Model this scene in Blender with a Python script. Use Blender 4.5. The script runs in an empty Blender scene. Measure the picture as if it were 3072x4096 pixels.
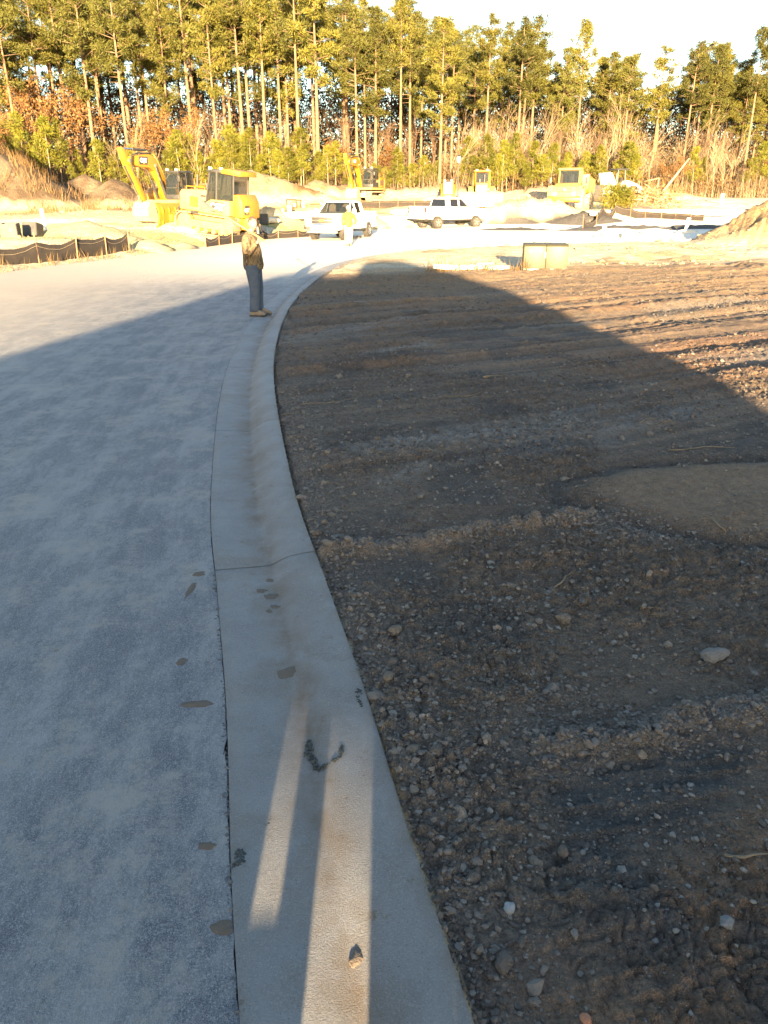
import bpy, bmesh, math, random
import numpy as np
from mathutils import Vector, Matrix, Euler

# ------------------------------------------------------------------ camera, sky, sun, exposure
scene = bpy.context.scene
R = math.radians
SUN_EL, SUN_AZ = R(7.5), R(180.0)          # sun low behind the photographer (azimuth from +Y)
cam_d = bpy.data.cameras.new('camera'); cam = bpy.data.objects.new('camera', cam_d)
scene.collection.objects.link(cam); scene.camera = cam
cam.location = (0, 0, 2.1); cam.rotation_euler = (R(90 - 22.2), 0, 0)
cam_d.sensor_fit = 'VERTICAL'; cam_d.sensor_height = 36; cam_d.lens = 27.02
cam_d.clip_start = 0.05; cam_d.clip_end = 3000

world = bpy.data.worlds.new('World'); scene.world = world; world.use_nodes = True
wn = world.node_tree.nodes; wl = world.node_tree.links
bg = wn['Background']; sky = wn.new('ShaderNodeTexSky'); sky.sky_type = 'NISHITA'; sky.sun_disc = False
sky.sun_elevation = SUN_EL; sky.sun_rotation = SUN_AZ; sky.altitude = 50
sky.air_density = 1.0; sky.dust_density = 1.0; sky.ozone_density = 1.5
wl.new(sky.outputs[0], bg.inputs[0]); bg.inputs[1].default_value = 0.05

sun_d = bpy.data.lights.new('sun', 'SUN'); sun_d.energy = 4.0; sun_d.angle = R(0.4); sun_d.color = (1.0, 0.735, 0.42)
sun = bpy.data.objects.new('sun', sun_d); scene.collection.objects.link(sun)
sun.rotation_euler = (math.pi/2 - SUN_EL, 0, 0)      # light travels towards +Y and slightly down
sun.location = (0, -40, 20)
vs = scene.view_settings; vs.view_transform = 'Standard'; vs.look = 'None'; vs.gamma = 1; vs.use_curve_mapping = False
vs.exposure = 3.72
scene.cycles.max_bounces = 6; scene.cycles.transparent_max_bounces = 8

COL = scene.collection
rnd = random.Random(7); nrng = np.random.default_rng(7)

# ------------------------------------------------------------------ noise
def _h(ix, iy, s):
    n = (ix*374761393 + iy*668265263 + s*974711) & 0xffffffff
    n = ((n ^ (n >> 13))*1274126177) & 0xffffffff
    n = ((n ^ (n >> 15))*2246822519) & 0xffffffff
    return (n ^ (n >> 16)).astype(np.float64)/4294967295.0
def vn(x, y, s=0):
    x = np.asarray(x, float); y = np.asarray(y, float)
    xi = np.floor(x); yi = np.floor(y); fx = x-xi; fy = y-yi
    ix = xi.astype(np.int64); iy = yi.astype(np.int64)
    fx = fx*fx*fx*(fx*(fx*6-15)+10); fy = fy*fy*fy*(fy*(fy*6-15)+10)
    a = _h(ix, iy, s); b = _h(ix+1, iy, s); c = _h(ix, iy+1, s); d = _h(ix+1, iy+1, s)
    return ((a*(1-fx)+b*fx)*(1-fy) + (c*(1-fx)+d*fx)*fy)*2-1
def fbm(x, y, s=0, o=4, g=.5):
    t = 0; a = 1; n = 0
    for k in range(o):
        c, q = math.cos(k*1.1), math.sin(k*1.1)
        t = t + a*vn((x*c-y*q)*2**k, (x*q+y*c)*2**k, s+k*17); n += a; a *= g
    return t/n
def ss(a, b, x):
    t = np.clip((np.asarray(x, float)-a)/(b-a), 0, 1); return t*t*(3-2*t)

# ------------------------------------------------------------------ materials
def new_mat(name):
    m = bpy.data.materials.new(name); m.use_nodes = True
    nt = m.node_tree; return m, nt, nt.nodes['Principled BSDF']
def nd(nt, t, **kw):
    n = nt.nodes.new(t)
    for k, v in kw.items(): setattr(n, k, v)
    return n
def ramp(nt, fac, p0, p1, c0=(0,0,0,1), c1=(1,1,1,1)):
    r = nd(nt, 'ShaderNodeValToRGB'); r.color_ramp.elements[0].position = p0; r.color_ramp.elements[1].position = p1
    r.color_ramp.elements[0].color = c0; r.color_ramp.elements[1].color = c1
    nt.links.new(fac, r.inputs[0]); return r.outputs[0]
def noise(nt, vec, scale, detail=4, rough=.6):
    n = nd(nt, 'ShaderNodeTexNoise'); n.inputs['Scale'].default_value = scale
    n.inputs['Detail'].default_value = detail; n.inputs['Roughness'].default_value = rough
    if vec is not None: nt.links.new(vec, n.inputs['Vector'])
    return n.outputs[0]
def mixc(nt, fac, a, b):
    m = nd(nt, 'ShaderNodeMix', data_type='RGBA')
    for i, v in ((0, fac), (6, a), (7, b)):
        if isinstance(v, (int, float)): m.inputs[i].default_value = v
        elif isinstance(v, tuple): m.inputs[i].default_value = v if len(v) == 4 else v+(1,)
        else: nt.links.new(v, m.inputs[i])
    return m.outputs[2]
def bump(nt, b, h, strength, dist):
    n = nd(nt, 'ShaderNodeBump'); n.inputs['Strength'].default_value = strength; n.inputs['Distance'].default_value = dist
    nt.links.new(h, n.inputs['Height'])
    nt.links.new(n.outputs[0], b.inputs['Normal']); return n
def gpos(nt, scale=(1,1,1), world_=True, rot=(0,0,0)):
    mp = nd(nt, 'ShaderNodeMapping'); mp.inputs['Scale'].default_value = scale; mp.inputs['Rotation'].default_value = rot
    if world_: src = nd(nt, 'ShaderNodeNewGeometry').outputs['Position']
    else: src = nd(nt, 'ShaderNodeTexCoord').outputs['Object']
    nt.links.new(src, mp.inputs[0]); return mp.outputs[0]
MATS = {}
def pm(name, c1, c2=None, scale=6., rough=.6, metal=0., bstr=0., bscale=30., spec=None, lo=.35, hi=.65):
    """paint, rubber, wood, soil: two tones mixed by noise in object space"""
    if name in MATS: return MATS[name]
    m, nt, b = new_mat(name); c2 = c2 or tuple(v*.8 for v in c1)
    v = gpos(nt, world_=False)
    f = ramp(nt, noise(nt, v, scale), lo, hi)
    nt.links.new(mixc(nt, f, c1, c2), b.inputs['Base Color'])
    b.inputs['Roughness'].default_value = rough; b.inputs['Metallic'].default_value = metal
    if spec is not None: b.inputs['Specular IOR Level'].default_value = spec
    if bstr: bump(nt, b, noise(nt, v, bscale), bstr, .02)
    MATS[name] = m; return m
def glass_mat(name, tint=(.02,.025,.03), rough=.03, alpha=.75):
    m, nt, b = new_mat(name); b.inputs['Base Color'].default_value = tint+(1,); b.inputs['Roughness'].default_value = rough
    b.inputs['Alpha'].default_value = alpha; MATS[name] = m; return m
def leaf_mat(name, a, b_, tr=.35, scale=.9):
    m, nt, b = new_mat(name)
    oi = nd(nt, 'ShaderNodeObjectInfo')
    f = noise(nt, gpos(nt), scale, 3)
    f = ramp(nt, f, .3, .7)
    c = mixc(nt, f, a, b_)
    hs = nd(nt, 'ShaderNodeHueSaturation'); nt.links.new(c, hs.inputs['Color'])
    mr = nd(nt, 'ShaderNodeMapRange'); mr.inputs[3].default_value = .7; mr.inputs[4].default_value = 1.25
    nt.links.new(oi.outputs['Random'], mr.inputs[0]); nt.links.new(mr.outputs[0], hs.inputs['Value'])
    b.inputs['Roughness'].default_value = .6; b.inputs['Specular IOR Level'].default_value = .25
    nt.links.new(hs.outputs[0], b.inputs['Base Color'])
    t = nd(nt, 'ShaderNodeBsdfTranslucent'); nt.links.new(hs.outputs[0], t.inputs[0])
    mx = nd(nt, 'ShaderNodeMixShader'); mx.inputs[0].default_value = tr
    nt.links.new(b.outputs[0], mx.inputs[1]); nt.links.new(t.outputs[0], mx.inputs[2])
    nt.links.new(mx.outputs[0], nt.nodes['Material Output'].inputs[0])
    MATS[name] = m; return m

# ------------------------------------------------------------------ mesh builder
class MB:
    def __init__(s): s.v = []; s.f = []
    def add(s, vs_, fs):
        o = len(s.v); s.v += [tuple(p) for p in vs_]; s.f += [tuple(i+o for i in f) for f in fs]; return s
    def box(s, c, d, rot=None, taper=None):
        x, y, z = (q/2 for q in d); tx, ty = taper or (1, 1)
        P = [Vector((-x,-y,-z)), Vector((x,-y,-z)), Vector((x,y,-z)), Vector((-x,y,-z)),
             Vector((-x*tx,-y*ty,z)), Vector((x*tx,-y*ty,z)), Vector((x*tx,y*ty,z)), Vector((-x*tx,y*ty,z))]
        if rot: e = Euler(rot); [p.rotate(e) for p in P]
        c = Vector(c)
        return s.add([p+c for p in P], [(3,2,1,0),(4,5,6,7),(0,1,5,4),(1,2,6,5),(2,3,7,6),(3,0,4,7)])
    def prism(s, poly, y0, y1, inset=0, ax='y'):
        """polygon in XZ extruded along Y (or polygon in YZ along X, XY along Z)"""
        n = len(poly); cx = sum(p[0] for p in poly)/n; cz = sum(p[1] for p in poly)/n
        A = []
        for yy in (y0, y1):
            for (a, b) in poly:
                A.append({'y': (a, yy, b), 'x': (yy, a, b), 'z': (a, b, yy)}[ax])
        return s.add(A, [tuple(range(n)), tuple(range(2*n-1, n-1, -1))] + [(i, i+n, (i+1) % n+n, (i+1) % n) for i in range(n)])
    def tube(s, pts, rad, n=8, cap=True):
        pts = [Vector(p) for p in pts]; k = len(pts)
        rad = [rad]*k if isinstance(rad, (int, float)) else rad
        V = []; up = None
        for i in range(k):
            t = (pts[min(i+1, k-1)]-pts[max(i-1, 0)]).normalized()
            if up is None: up = Vector((0,0,1)) if abs(t.z) < .9 else Vector((1,0,0))
            a = t.cross(up); a = a.normalized() if a.length > 1e-6 else t.orthogonal().normalized()
            b = a.cross(t); up = b
            for j in range(n):
                w = 2*math.pi*j/n; V.append(pts[i]+(a*math.cos(w)+b*math.sin(w))*rad[i])
        F = [(i*n+j, i*n+(j+1) % n, (i+1)*n+(j+1) % n, (i+1)*n+j) for i in range(k-1) for j in range(n)]
        if cap: F += [tuple(range(n-1, -1, -1)), tuple(range((k-1)*n, k*n))]
        return s.add(V, F)
    def cyl(s, p0, p1, r, n=12, r2=None): return s.tube([p0, p1], [r, r if r2 is None else r2], n)
    def lathe(s, prof, n=16, c=(0,0,0), ax='z'):
        """profile of (radius, height) spun round the axis"""
        V = []
        for (r, h) in prof:
            for j in range(n):
                w = 2*math.pi*j/n; a, b = r*math.cos(w), r*math.sin(w)
                p = {'z': (a, b, h), 'y': (a, h, b), 'x': (h, a, b)}[ax]
                V.append((p[0]+c[0], p[1]+c[1], p[2]+c[2]))
        m = len(prof)
        F = [(i*n+j, i*n+(j+1) % n, (i+1)*n+(j+1) % n, (i+1)*n+j) for i in range(m-1) for j in range(n)]
        F += [tuple(range(n-1, -1, -1)), tuple(range((m-1)*n, m*n))]
        return s.add(V, F)
    def mesh(s, name, mats, bevel=0, smooth=False, seg=2):
        me = bpy.data.meshes.new(name); me.from_pydata(s.v, [], s.f)
        bm = bmesh.new(); bm.from_mesh(me)
        bmesh.ops.recalc_face_normals(bm, faces=bm.faces)
        if bevel:
            es = [e for e in bm.edges if len(e.link_faces) == 2 and e.calc_face_angle(0) > .5]
            bmesh.ops.bevel(bm, geom=es, offset=bevel, segments=seg, profile=.5, affect='EDGES', clamp_overlap=True)
        bm.to_mesh(me); bm.free()
        for m in (mats if isinstance(mats, (list, tuple)) else [mats]): me.materials.append(m)
        if smooth: me.shade_smooth()
        elif bevel: me.shade_smooth(); me.set_sharp_from_angle(angle=R(35))
        return me
    def build(s, name, mat, parent=None, bevel=0, smooth=False, **kw):
        return link(name, s.mesh(name, mat, bevel, smooth), parent, **kw)
def link(name, data, parent=None, **kw):
    o = bpy.data.objects.new(name, data); COL.objects.link(o)
    if parent is not None: o.parent = parent
    for k, v in kw.items(): o[k] = v
    return o
def empty(name, loc, rz=0, label=None, cat=None, group=None, rot=None):
    o = bpy.data.objects.new(name, None); COL.objects.link(o); o.location = loc
    o.rotation_euler = rot or (0, 0, rz); o.empty_display_size = .3
    return tag(o, label, cat, group)
def tag(o, label=None, cat=None, group=None, kind=None):
    if label: o['label'] = label
    if cat: o['category'] = cat
    if group: o['group'] = group
    if kind: o['kind'] = kind
    return o
def copy_tree(o, parent=None):
    c = o.copy(); COL.objects.link(c); c.parent = parent
    for ch in o.children: copy_tree(ch, c)
    return c
def np_mesh(name, V, F, mat, smooth=True, attr=None):
    me = bpy.data.meshes.new(name); V = np.asarray(V, np.float32); F = np.asarray(F, np.int32); k = F.shape[1]
    me.vertices.add(len(V)); me.vertices.foreach_set('co', V.ravel())
    me.loops.add(F.size); me.loops.foreach_set('vertex_index', F.ravel())
    me.polygons.add(len(F)); me.polygons.foreach_set('loop_start', np.arange(0, F.size, k, dtype=np.int32))
    me.update(calc_edges=True)
    if attr is not None:
        a = me.color_attributes.new('soil', 'FLOAT_COLOR', 'POINT')
        c = np.ones((len(V), 4), np.float32); c[:, :attr.shape[1]] = attr; a.data.foreach_set('color', c.ravel())
    me.materials.append(mat)
    me.polygons.foreach_set('use_smooth', np.full(len(F), smooth))
    me.update(); return me

# ------------------------------------------------------------------ lie of the land
XL = np.array([(-60,-8.6),(-30,-9.0),(0,-9.6),(12,-10.8),(20,-11.6),(25,-11.5),(31,-9.9),(38.5,-8.2),(46,-6.4),(52,-3.6),(58,0),(63,7),(66,18),(68,34),(69,60)])
BK = [(4.6,-24),(3.2,-12),(1.7,-5),(.98,-2),(.55,0),(.24,1.42),(.10,2.03),(-.10,2.99),(-.35,4.04),(-.70,5.54),(-1.22,8.48),(-1.55,10.97),(-1.80,14.0),(-1.90,16.8),(-1.86,20.0),(-1.70,23.2),(-1.33,26.6),(-.75,29.3),(.2,32.0),(1.7,34.6),(4.0,37.2),(7.6,39.8),(13,42.2),(20,44),(30,46)]
def catmull(P, step):
    P = np.array(P, float); Q = [2*P[0]-P[1]]+list(P)+[2*P[-1]-P[-2]]; out = []
    for i in range(1, len(Q)-2):
        n = max(2, int(np.linalg.norm(Q[i+1]-Q[i])/step))
        for k in range(n):
            t = k/n; a, b, c, d = Q[i-1], Q[i], Q[i+1], Q[i+2]
            out.append(.5*(2*b+(c-a)*t+(2*a-5*b+4*c-d)*t*t+(-a+3*b-3*c+d)*t**3))
    out.append(P[-1]); return np.array(out)
BKc = catmull(BK, .12)
KW = .62
tg = np.gradient(BKc, axis=0); tg /= np.linalg.norm(tg, axis=1)[:, None]
NRM = np.stack([-tg[:, 1], tg[:, 0]], 1)              # to the left of travel: towards the road
ASc = BKc+NRM*KW
def xl(y): return np.interp(y, XL[:, 0], XL[:, 1])
def xb(y): return np.interp(y, BKc[:, 1], BKc[:, 0])   # back of kerb
def xa(y): return np.interp(y, ASc[:, 1], ASc[:, 0])   # asphalt / gutter line
def smax(a, b, k):                                     # soft maximum
    h = np.clip(.5+.5*(a-b)/k, 0, 1); return b*(1-h)+a*h+k*h*(1-h)
PILES = [  # x, y, rx, ry, height  (spoil heaps and banks)
    (-41.5,72,16.5,11,9.4), (-33,78,5.5,6,3.4), (-25,78,4,5,2.4), (-20,80,6,4,2.2), (-29,81,6,4,2.6),
    (-13.5,83,9,3.5,2.9), (-3,88,9,3,1.5), (7,88,10,3,1.3), (17,88,7,3,1.2), (26,89,8,3,1.2), (-7,86.5,4,2.5,1.8),
    (20.6,41.5,4.7,4.4,2.15), (24.5,42.5,5.5,5,2.3), (17.2,40.5,2.,2.,.35),
    (12,66,4.5,2,1.0), (15.5,64,3.5,1.8,.9), (10,64.5,2.5,1.6,.9), (9,57,4.5,1.6,.35), (16,56,5,1.4,.45), (20,53,4,1.3,.4),
    (-10.2,43.8,2.4,2.2,.55), (-13.6,37,2.2,1.6,.62), (-16,41,2.5,1.6,.35), (-11.5,35.5,1.4,1.,.3), (-18,52,7,4,.55),(-9.8,34.6,1.2,.8,.35),(-8.9,36.5,1.,.9,.3),
    (-4.2,56,3,1.4,.9), (-1.5,58.5,2,1.2,.7), (-7.5,53,2,1.4,.7), (2.0,67,4,1.4,.5)]
def zbase(x, y):
    x = np.asarray(x, float); y = np.asarray(y, float)
    z = np.interp(y, [-80,44,60,75,85,100,140,400], [0,0,.08,.95,1.9,2.5,3.2,4.0])
    lot = ss(0, 3.5, xl(y)-x)*ss(16, 34, y)*(1-ss(60, 80, y))
    z = z+.55*lot+.2*ss(0, 3.5, xl(y)-x)*ss(43, 50, y)*(1-ss(60, 80, y))
    r = ss(15, 20, x)*ss(38, 50, y)*(1-ss(70, 85, y)); z = z+.25*r
    return z
def zland(x, y):
    z = zbase(x, y); p = 0*z
    for i, (px, py, rx, ry, h) in enumerate(PILES):
        wob = 1+.22*vn(np.arctan2(y-py, x-px)*1.6, px+0*y, 31+i)
        d = np.sqrt(((x-px)/rx)**2+((y-py)/ry)**2)/wob
        q = h*np.clip(1.06-d, 0, 1)**.94
        p = smax(p, q, np.minimum(.25, q*.6)+1e-6)
    rough = np.clip(p*1.3, 0, 1.2)
    z = z+p+rough*(.24*fbm(x*.9, y*.9, 5, 4)+.16*np.abs(vn(x*2.1, y*2.1, 9))+.07*vn(x*5, y*5, 19))
    return z, p
def Z(x, y):
    return float(zland(np.array([x]), np.array([y]))[0][0])
def ontarmac(x, y): return (x > xl(y)) & (x < xb(y))
# ------------------------------------------------------------------ ground: one sheet out to the horizon, fine near the camera
def axis(parts):
    o = []
    for a, b, f in parts:
        t = a
        while t < b: o.append(t); t += f(t)
    return np.array(o)
YS = np.concatenate([np.linspace(-90, -2, 30), axis([(-1.0, .5, lambda t: .08), (.5, 34, lambda t: .0036+.0031*t), (34, 100, lambda t: .0085*t), (100, 1200, lambda t: .08*t)])])
US = np.concatenate([-np.geomspace(3.2, .66, 16), np.arange(-.64, -.2, .008), np.arange(-.2, .72, .00195), np.arange(.72, .95, .012), np.geomspace(.98, 3.2, 14)])
yy = YS[:, None]+0*US[None]; xx = (np.maximum(yy, 0)+1.0)*US[None]
xx = np.where(yy < 0, US[None]*(1+np.maximum(-yy, 0)*.6), xx)
def mud_height(x, y):
    """relief of the graded soil behind the kerb"""
    al = R(27); ac = y*math.cos(al)-x*math.sin(al); lo = x*math.cos(al)+y*math.sin(al)
    bend = .25*fbm(lo*.18, ac*.12, 71, 2)
    a2 = ac+bend*1.6
    far = ss(6, 17, y)
    rut = fbm(a2*1.6, lo*.06, 3, 3)
    rut2 = fbm(a2*2.6, lo*.08, 13, 2); rut3 = fbm(a2*8.5, lo*.13, 14, 2)
    h = .05*fbm(x*.35, y*.35, 2, 3) + (.014+.05*far)*rut + (.010+.065*far)*rut2
    h = h+(.006+.016*far)*rut3*ss(3, 6, y)
    patch = ss(-.25, .45, fbm(x*.8, y*.8, 21, 3)); fine = 1-ss(9, 26, y)
    wx = x+.03*vn(x*9, y*9, 91); wy = y+.03*vn(x*9, y*9, 92)
    lump = np.abs(vn(wx*9, wy*9, 41)); lump2 = np.abs(vn(wx*21, wy*21, 42)); lump3 = np.abs(vn(wx*47, wy*47, 43))
    h = h+(.25+.75*patch)*(.022*lump+.028*lump2+.020*lump3*fine)
    h = h+.030*np.abs(vn(wx*4.2, wy*3., 44))*far + .03*far*np.clip(rut2, 0, 1)*lump
    # two low ridges of loose clods left by the blade, a smooth rolled patch with a trench round it, churned wet ruts
    def ridge(x0, y0, x1, y1, w):
        dx, dy = x1-x0, y1-y0; L = math.hypot(dx, dy); t = ((x-x0)*dx+(y-y0)*dy)/L/L
        d = ((x-x0)*dy-(y-y0)*dx)/L+.05*vn(x*3, y*3, 81); return np.exp(-(d/w)**2)*ss(-.08, .05, t)*(1-ss(.95, 1.1, t))
    r1 = ridge(-.36, 4.35, 1.5, 4.95, .075); r2 = ridge(.62, 2.52, 2.4, 3.05, .09)
    h = h+(r1*.05+r2*.045)*(.5+.9*lump+.5*lump2)
    d = np.sqrt(((x-2.9)/1.45)**2+((y-5.25)/.8)**2)+.16*fbm(x*1.6, y*1.6, 61, 3)
    flat = 1-ss(.75, 1.05, d); tren = np.exp(-((d-1.05)/.09)**2)
    h = h*(1-.45*flat)+.03*flat-.045*tren*(1-ss(3.0, 3.8, x))
    wr = ss(.15, .35, fbm(x*1.1, y*1.1, 63, 2))*np.exp(-((x-1.25)/.8)**2-((y-2.05)/.6)**2)
    h = h-.03*wr*ss(.1, .5, np.abs(vn(x*2.6+y*1.4, y*15-x*3, 64)))+.02*wr
    e = x-xb(y); h = h-.045*np.exp(-np.maximum(e, 0)/.10)*(.6+.5*vn(y*4, 0*y, 66))
    return h, patch, flat, tren, r1+r2, wr, rut, rut3, lump2
zz, pile = zland(xx, yy)
mh, patch, flat, tren, ridg, wet, rut, rut2, lump2 = mud_height(xx, yy)
right = ss(0, .04, xx-xb(yy)); farfade = 1-ss(22.5, 27.5, yy-.28*xx)
field = right*farfade*(1-ss(.5, 1.6, pile))
zz = zz+field*(mh-.025+.09*(.30+.70*ss(2.6, 6.5, yy)))
tr = ss(.1, .5, np.abs(vn(xx*.5-yy*.35, yy*.9+xx*.4, 111)))*ss(24, 27, yy)*(1-ss(40, 46, yy))*right     # tracked sand beyond the field
site = (1-field)*(yy > 20)*(~ontarmac(xx, yy))
zz = zz+site*(.05*fbm(xx*.7, yy*.7, 12, 3)+.035*np.abs(vn(xx*2.2, yy*2.2, 14))*(1-ss(45, 70, yy))+.02*tr*vn(xx*4, yy*4, 15))
ring = np.sin(np.hypot(xx-17.5, yy-24.5)*2.6+1.5*vn(xx*.3, yy*.3, 16))        # curved wheel ruts round the right-hand heap
zz = zz+.11*ring*np.exp(-((np.hypot(xx-13, (yy-31)*1.2))/9)**2)*(.5+.5*vn(xx*.6, yy*.6, 18))*right*(1-ss(.05, .4, pile))*ss(22, 26, yy)
inroad = ss(-.05, .25, xx-xl(yy))*(1-ss(-.06, -.02, xx-xb(yy)))*(yy < 69)
zz = zz-(.035+.125*ss(2.6, 5, yy))*inroad-.05*(ss(-.9, .1, xx-xl(yy))*(1-ss(.1, .2, xx-xl(yy))))*(yy < 66)
def lerp(a, b, t): return a*(1-t[..., None])+np.array(b)*t[..., None]
n1 = fbm(xx*.5, yy*.5, 201, 4); n2 = fbm(xx*1.7, yy*1.7, 211, 4); n3 = fbm(xx*.09, yy*.09, 221, 3)
c = np.zeros(xx.shape+(3,))+np.array((.128, .090, .061))
stre = fbm((yy*.89-xx*.45)*1.1, (xx*.89+yy*.45)*.10, 231, 3)
c = lerp(c, (.185, .105, .058), ss(.0, .35, stre)*.8)                 # red-brown clay bands
c = lerp(c, (.062, .052, .044), ss(.05, .4, n2)*.7)                 # dark damp soil
c = lerp(c, (.175, .158, .138), ss(.15, .6, .22*n2+fbm((yy*.89-xx*.45)*1.7, (xx*.89+yy*.45)*.22, 241, 4))*.55*ss(2.5, 6, yy))  # grey silt streaks
c = c*(1+.42*rut2*ss(3, 7, yy))[..., None]   # soil darker in the fine furrows, paler on their ridges
c = lerp(c, (.205, .132, .078), flat*(.75+.25*n2)); c = lerp(c, (.06, .055, .05), tren*.6)
c = lerp(c, (.20, .175, .15), np.clip(ridg, 0, 1)*.6); c = lerp(c, (.055, .056, .055), np.clip(wet*1.4, 0, 1)*.8)
c = lerp(c, (.185, .128, .075), ss(12, 22, yy)*.75)  # far soil painted paler and golden, standing in for sunlight on it
for (x0_, y0_, x1_, y1_, w_, a_) in ((-.35, 6.15, 2.1, 7.4, .16, .8), (.6, 6.9, 2.6, 7.9, .09, .5), (-.35, 10.6, .75, 11.9, .10, .7), (-.4, 13.2, .6, 14.2, .12, .5), (-.12, 5.55, .45, 6.0, .14, .55)):
    L_ = math.hypot(x1_-x0_, y1_-y0_); t_ = ((xx-x0_)*(x1_-x0_)+(yy-y0_)*(y1_-y0_))/L_/L_; d_ = ((xx-x0_)*(y1_-y0_)-(yy-y0_)*(x1_-x0_))/L_+.12*n2
    c = lerp(c, (.235, .212, .182), a_*np.exp(-(d_/w_)**2)*ss(-.1, .15, t_)*(1-ss(.8, 1.1, t_))*(.55+.6*ss(-.3, .3, lump2-.35+.5*n2)))
c = lerp(c, (.16, .13, .105), np.exp(-np.maximum(xx-xb(yy), 0)/.35)*.6)
sand = np.zeros_like(c)+np.array((.56, .48, .34))
sand = lerp(sand, (.70, .64, .52), ss(-.1, .4, n1)); sand = lerp(sand, (.36, .27, .15), ss(.1, .5, n2)*.5)
grass = ss(-.15, .3, fbm(xx*.12, yy*.3, 251, 3)+.25*n2)*ss(30, 36, yy)*(xx < xl(yy))*(1-ss(56, 66, yy))
sand = lerp(sand, (.36, .33, .10), grass*.75)
sand = lerp(sand, (.34, .22, .10), ss(58, 66, yy)*(1-ss(0, .6, pile))*(xx < 4)*.8)
sand = lerp(sand, (.15, .098, .050), ss(.3, 1.0, pile)*(.85+.3*n1)); sand = lerp(sand, (.40, .31, .19), ss(.02, .3, pile)*(1-ss(.3, 1.0, pile))); sand = lerp(sand, (.080, .052, .030), ss(.3, 1.2, pile)*(.55+.45*ss(-.3, .2, n2+.4*n1))*(xx < -20))
sand = lerp(sand, (.13, .085, .045), ss(88, 94, yy))
sand = lerp(sand, (.42, .30, .16), ss(-.2, .4, n1)*(yy < 46)*(xx > xb(yy)))
sand = lerp(sand, (.27, .185, .092), ss(.15, .7, pile)*(xx > 12)*(yy < 50)*(.8+.3*n2))
c = lerp(sand, c, np.zeros_like(xx)) if False else sand*(1-field[..., None])+c*field[..., None]
c = lerp(c, (.07, .065, .06), inroad)
nr, nc = xx.shape; idx = np.arange(nr*nc).reshape(nr, nc)
F = np.stack([idx[:-1, :-1], idx[:-1, 1:], idx[1:, 1:], idx[1:, :-1]], -1).reshape(-1, 4)
m, nt, b = new_mat('soil'); MATS['soil'] = m
at_ = nd(nt, 'ShaderNodeAttribute', attribute_name='soil'); P = gpos(nt)
f1 = noise(nt, P, 14, 6, .7); f2 = noise(nt, P, 90, 3, .6); f3 = noise(nt, P, 320, 2)
g = nd(nt, 'ShaderNodeMath', operation='MULTIPLY_ADD'); nt.links.new(f2, g.inputs[0]); g.inputs[1].default_value = 1.7; g.inputs[2].default_value = -.75
g2 = nd(nt, 'ShaderNodeMath', operation='MULTIPLY_ADD'); nt.links.new(f1, g2.inputs[0]); g2.inputs[1].default_value = 1.8; nt.links.new(g.outputs[0], g2.inputs[2])
vm = nd(nt, 'ShaderNodeVectorMath', operation='SCALE'); nt.links.new(at_.outputs[0], vm.inputs[0]); nt.links.new(g2.outputs[0], vm.inputs['Scale'])
sp = ramp(nt, noise(nt, P, 150, 1), .70, .76); nt.links.new(mixc(nt, sp, vm.outputs[0], (.30, .27, .235)), b.inputs['Base Color'])
b.inputs['Roughness'].default_value = .85; b.inputs['Specular IOR Level'].default_value = .3
f4 = noise(nt, P, 34, 5, .7); ad = nd(nt, 'ShaderNodeMath', operation='MULTIPLY_ADD'); nt.links.new(f3, ad.inputs[0]); ad.inputs[1].default_value = .3; nt.links.new(f2, ad.inputs[2])
ad2 = nd(nt, 'ShaderNodeMath', operation='MULTIPLY_ADD'); nt.links.new(f4, ad2.inputs[0]); ad2.inputs[1].default_value = 1.6; nt.links.new(ad.outputs[0], ad2.inputs[2])
bump(nt, b, ad2.outputs[0], 1., .022)
fbig = noise(nt, P, 2.2, 7, .65); bb = nd(nt, 'ShaderNodeBump'); bb.inputs['Distance'].default_value = .35; nt.links.new(fbig, bb.inputs['Height']); nt.links.new(at_.outputs['Alpha'], bb.inputs['Strength'])
nt.links.new(bb.outputs[0], [n for n in nt.nodes if n.type == 'BUMP'][0].inputs['Normal'])
ground = link('ground', np_mesh('ground', np.stack([xx, yy, zz], -1).reshape(-1, 3), F, m, True, np.concatenate([c, (.85*ss(.1, .6, pile)+.8*site*(1-ss(.1, .6, pile))+.22*field*ss(4, 8, yy))[..., None]], -1).reshape(-1, 4)), kind='structure')
_yi, _GZ, _GX = YS, zz, xx
def zg(x, y):
    """height of the finished ground sheet"""
    i = int(np.clip(np.searchsorted(YS, y)-1, 0, nr-2)); t = (y-YS[i])/(YS[i+1]-YS[i])
    return float(np.interp(x, xx[i], zz[i])*(1-t)+np.interp(x, xx[i+1], zz[i+1])*t)

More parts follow.
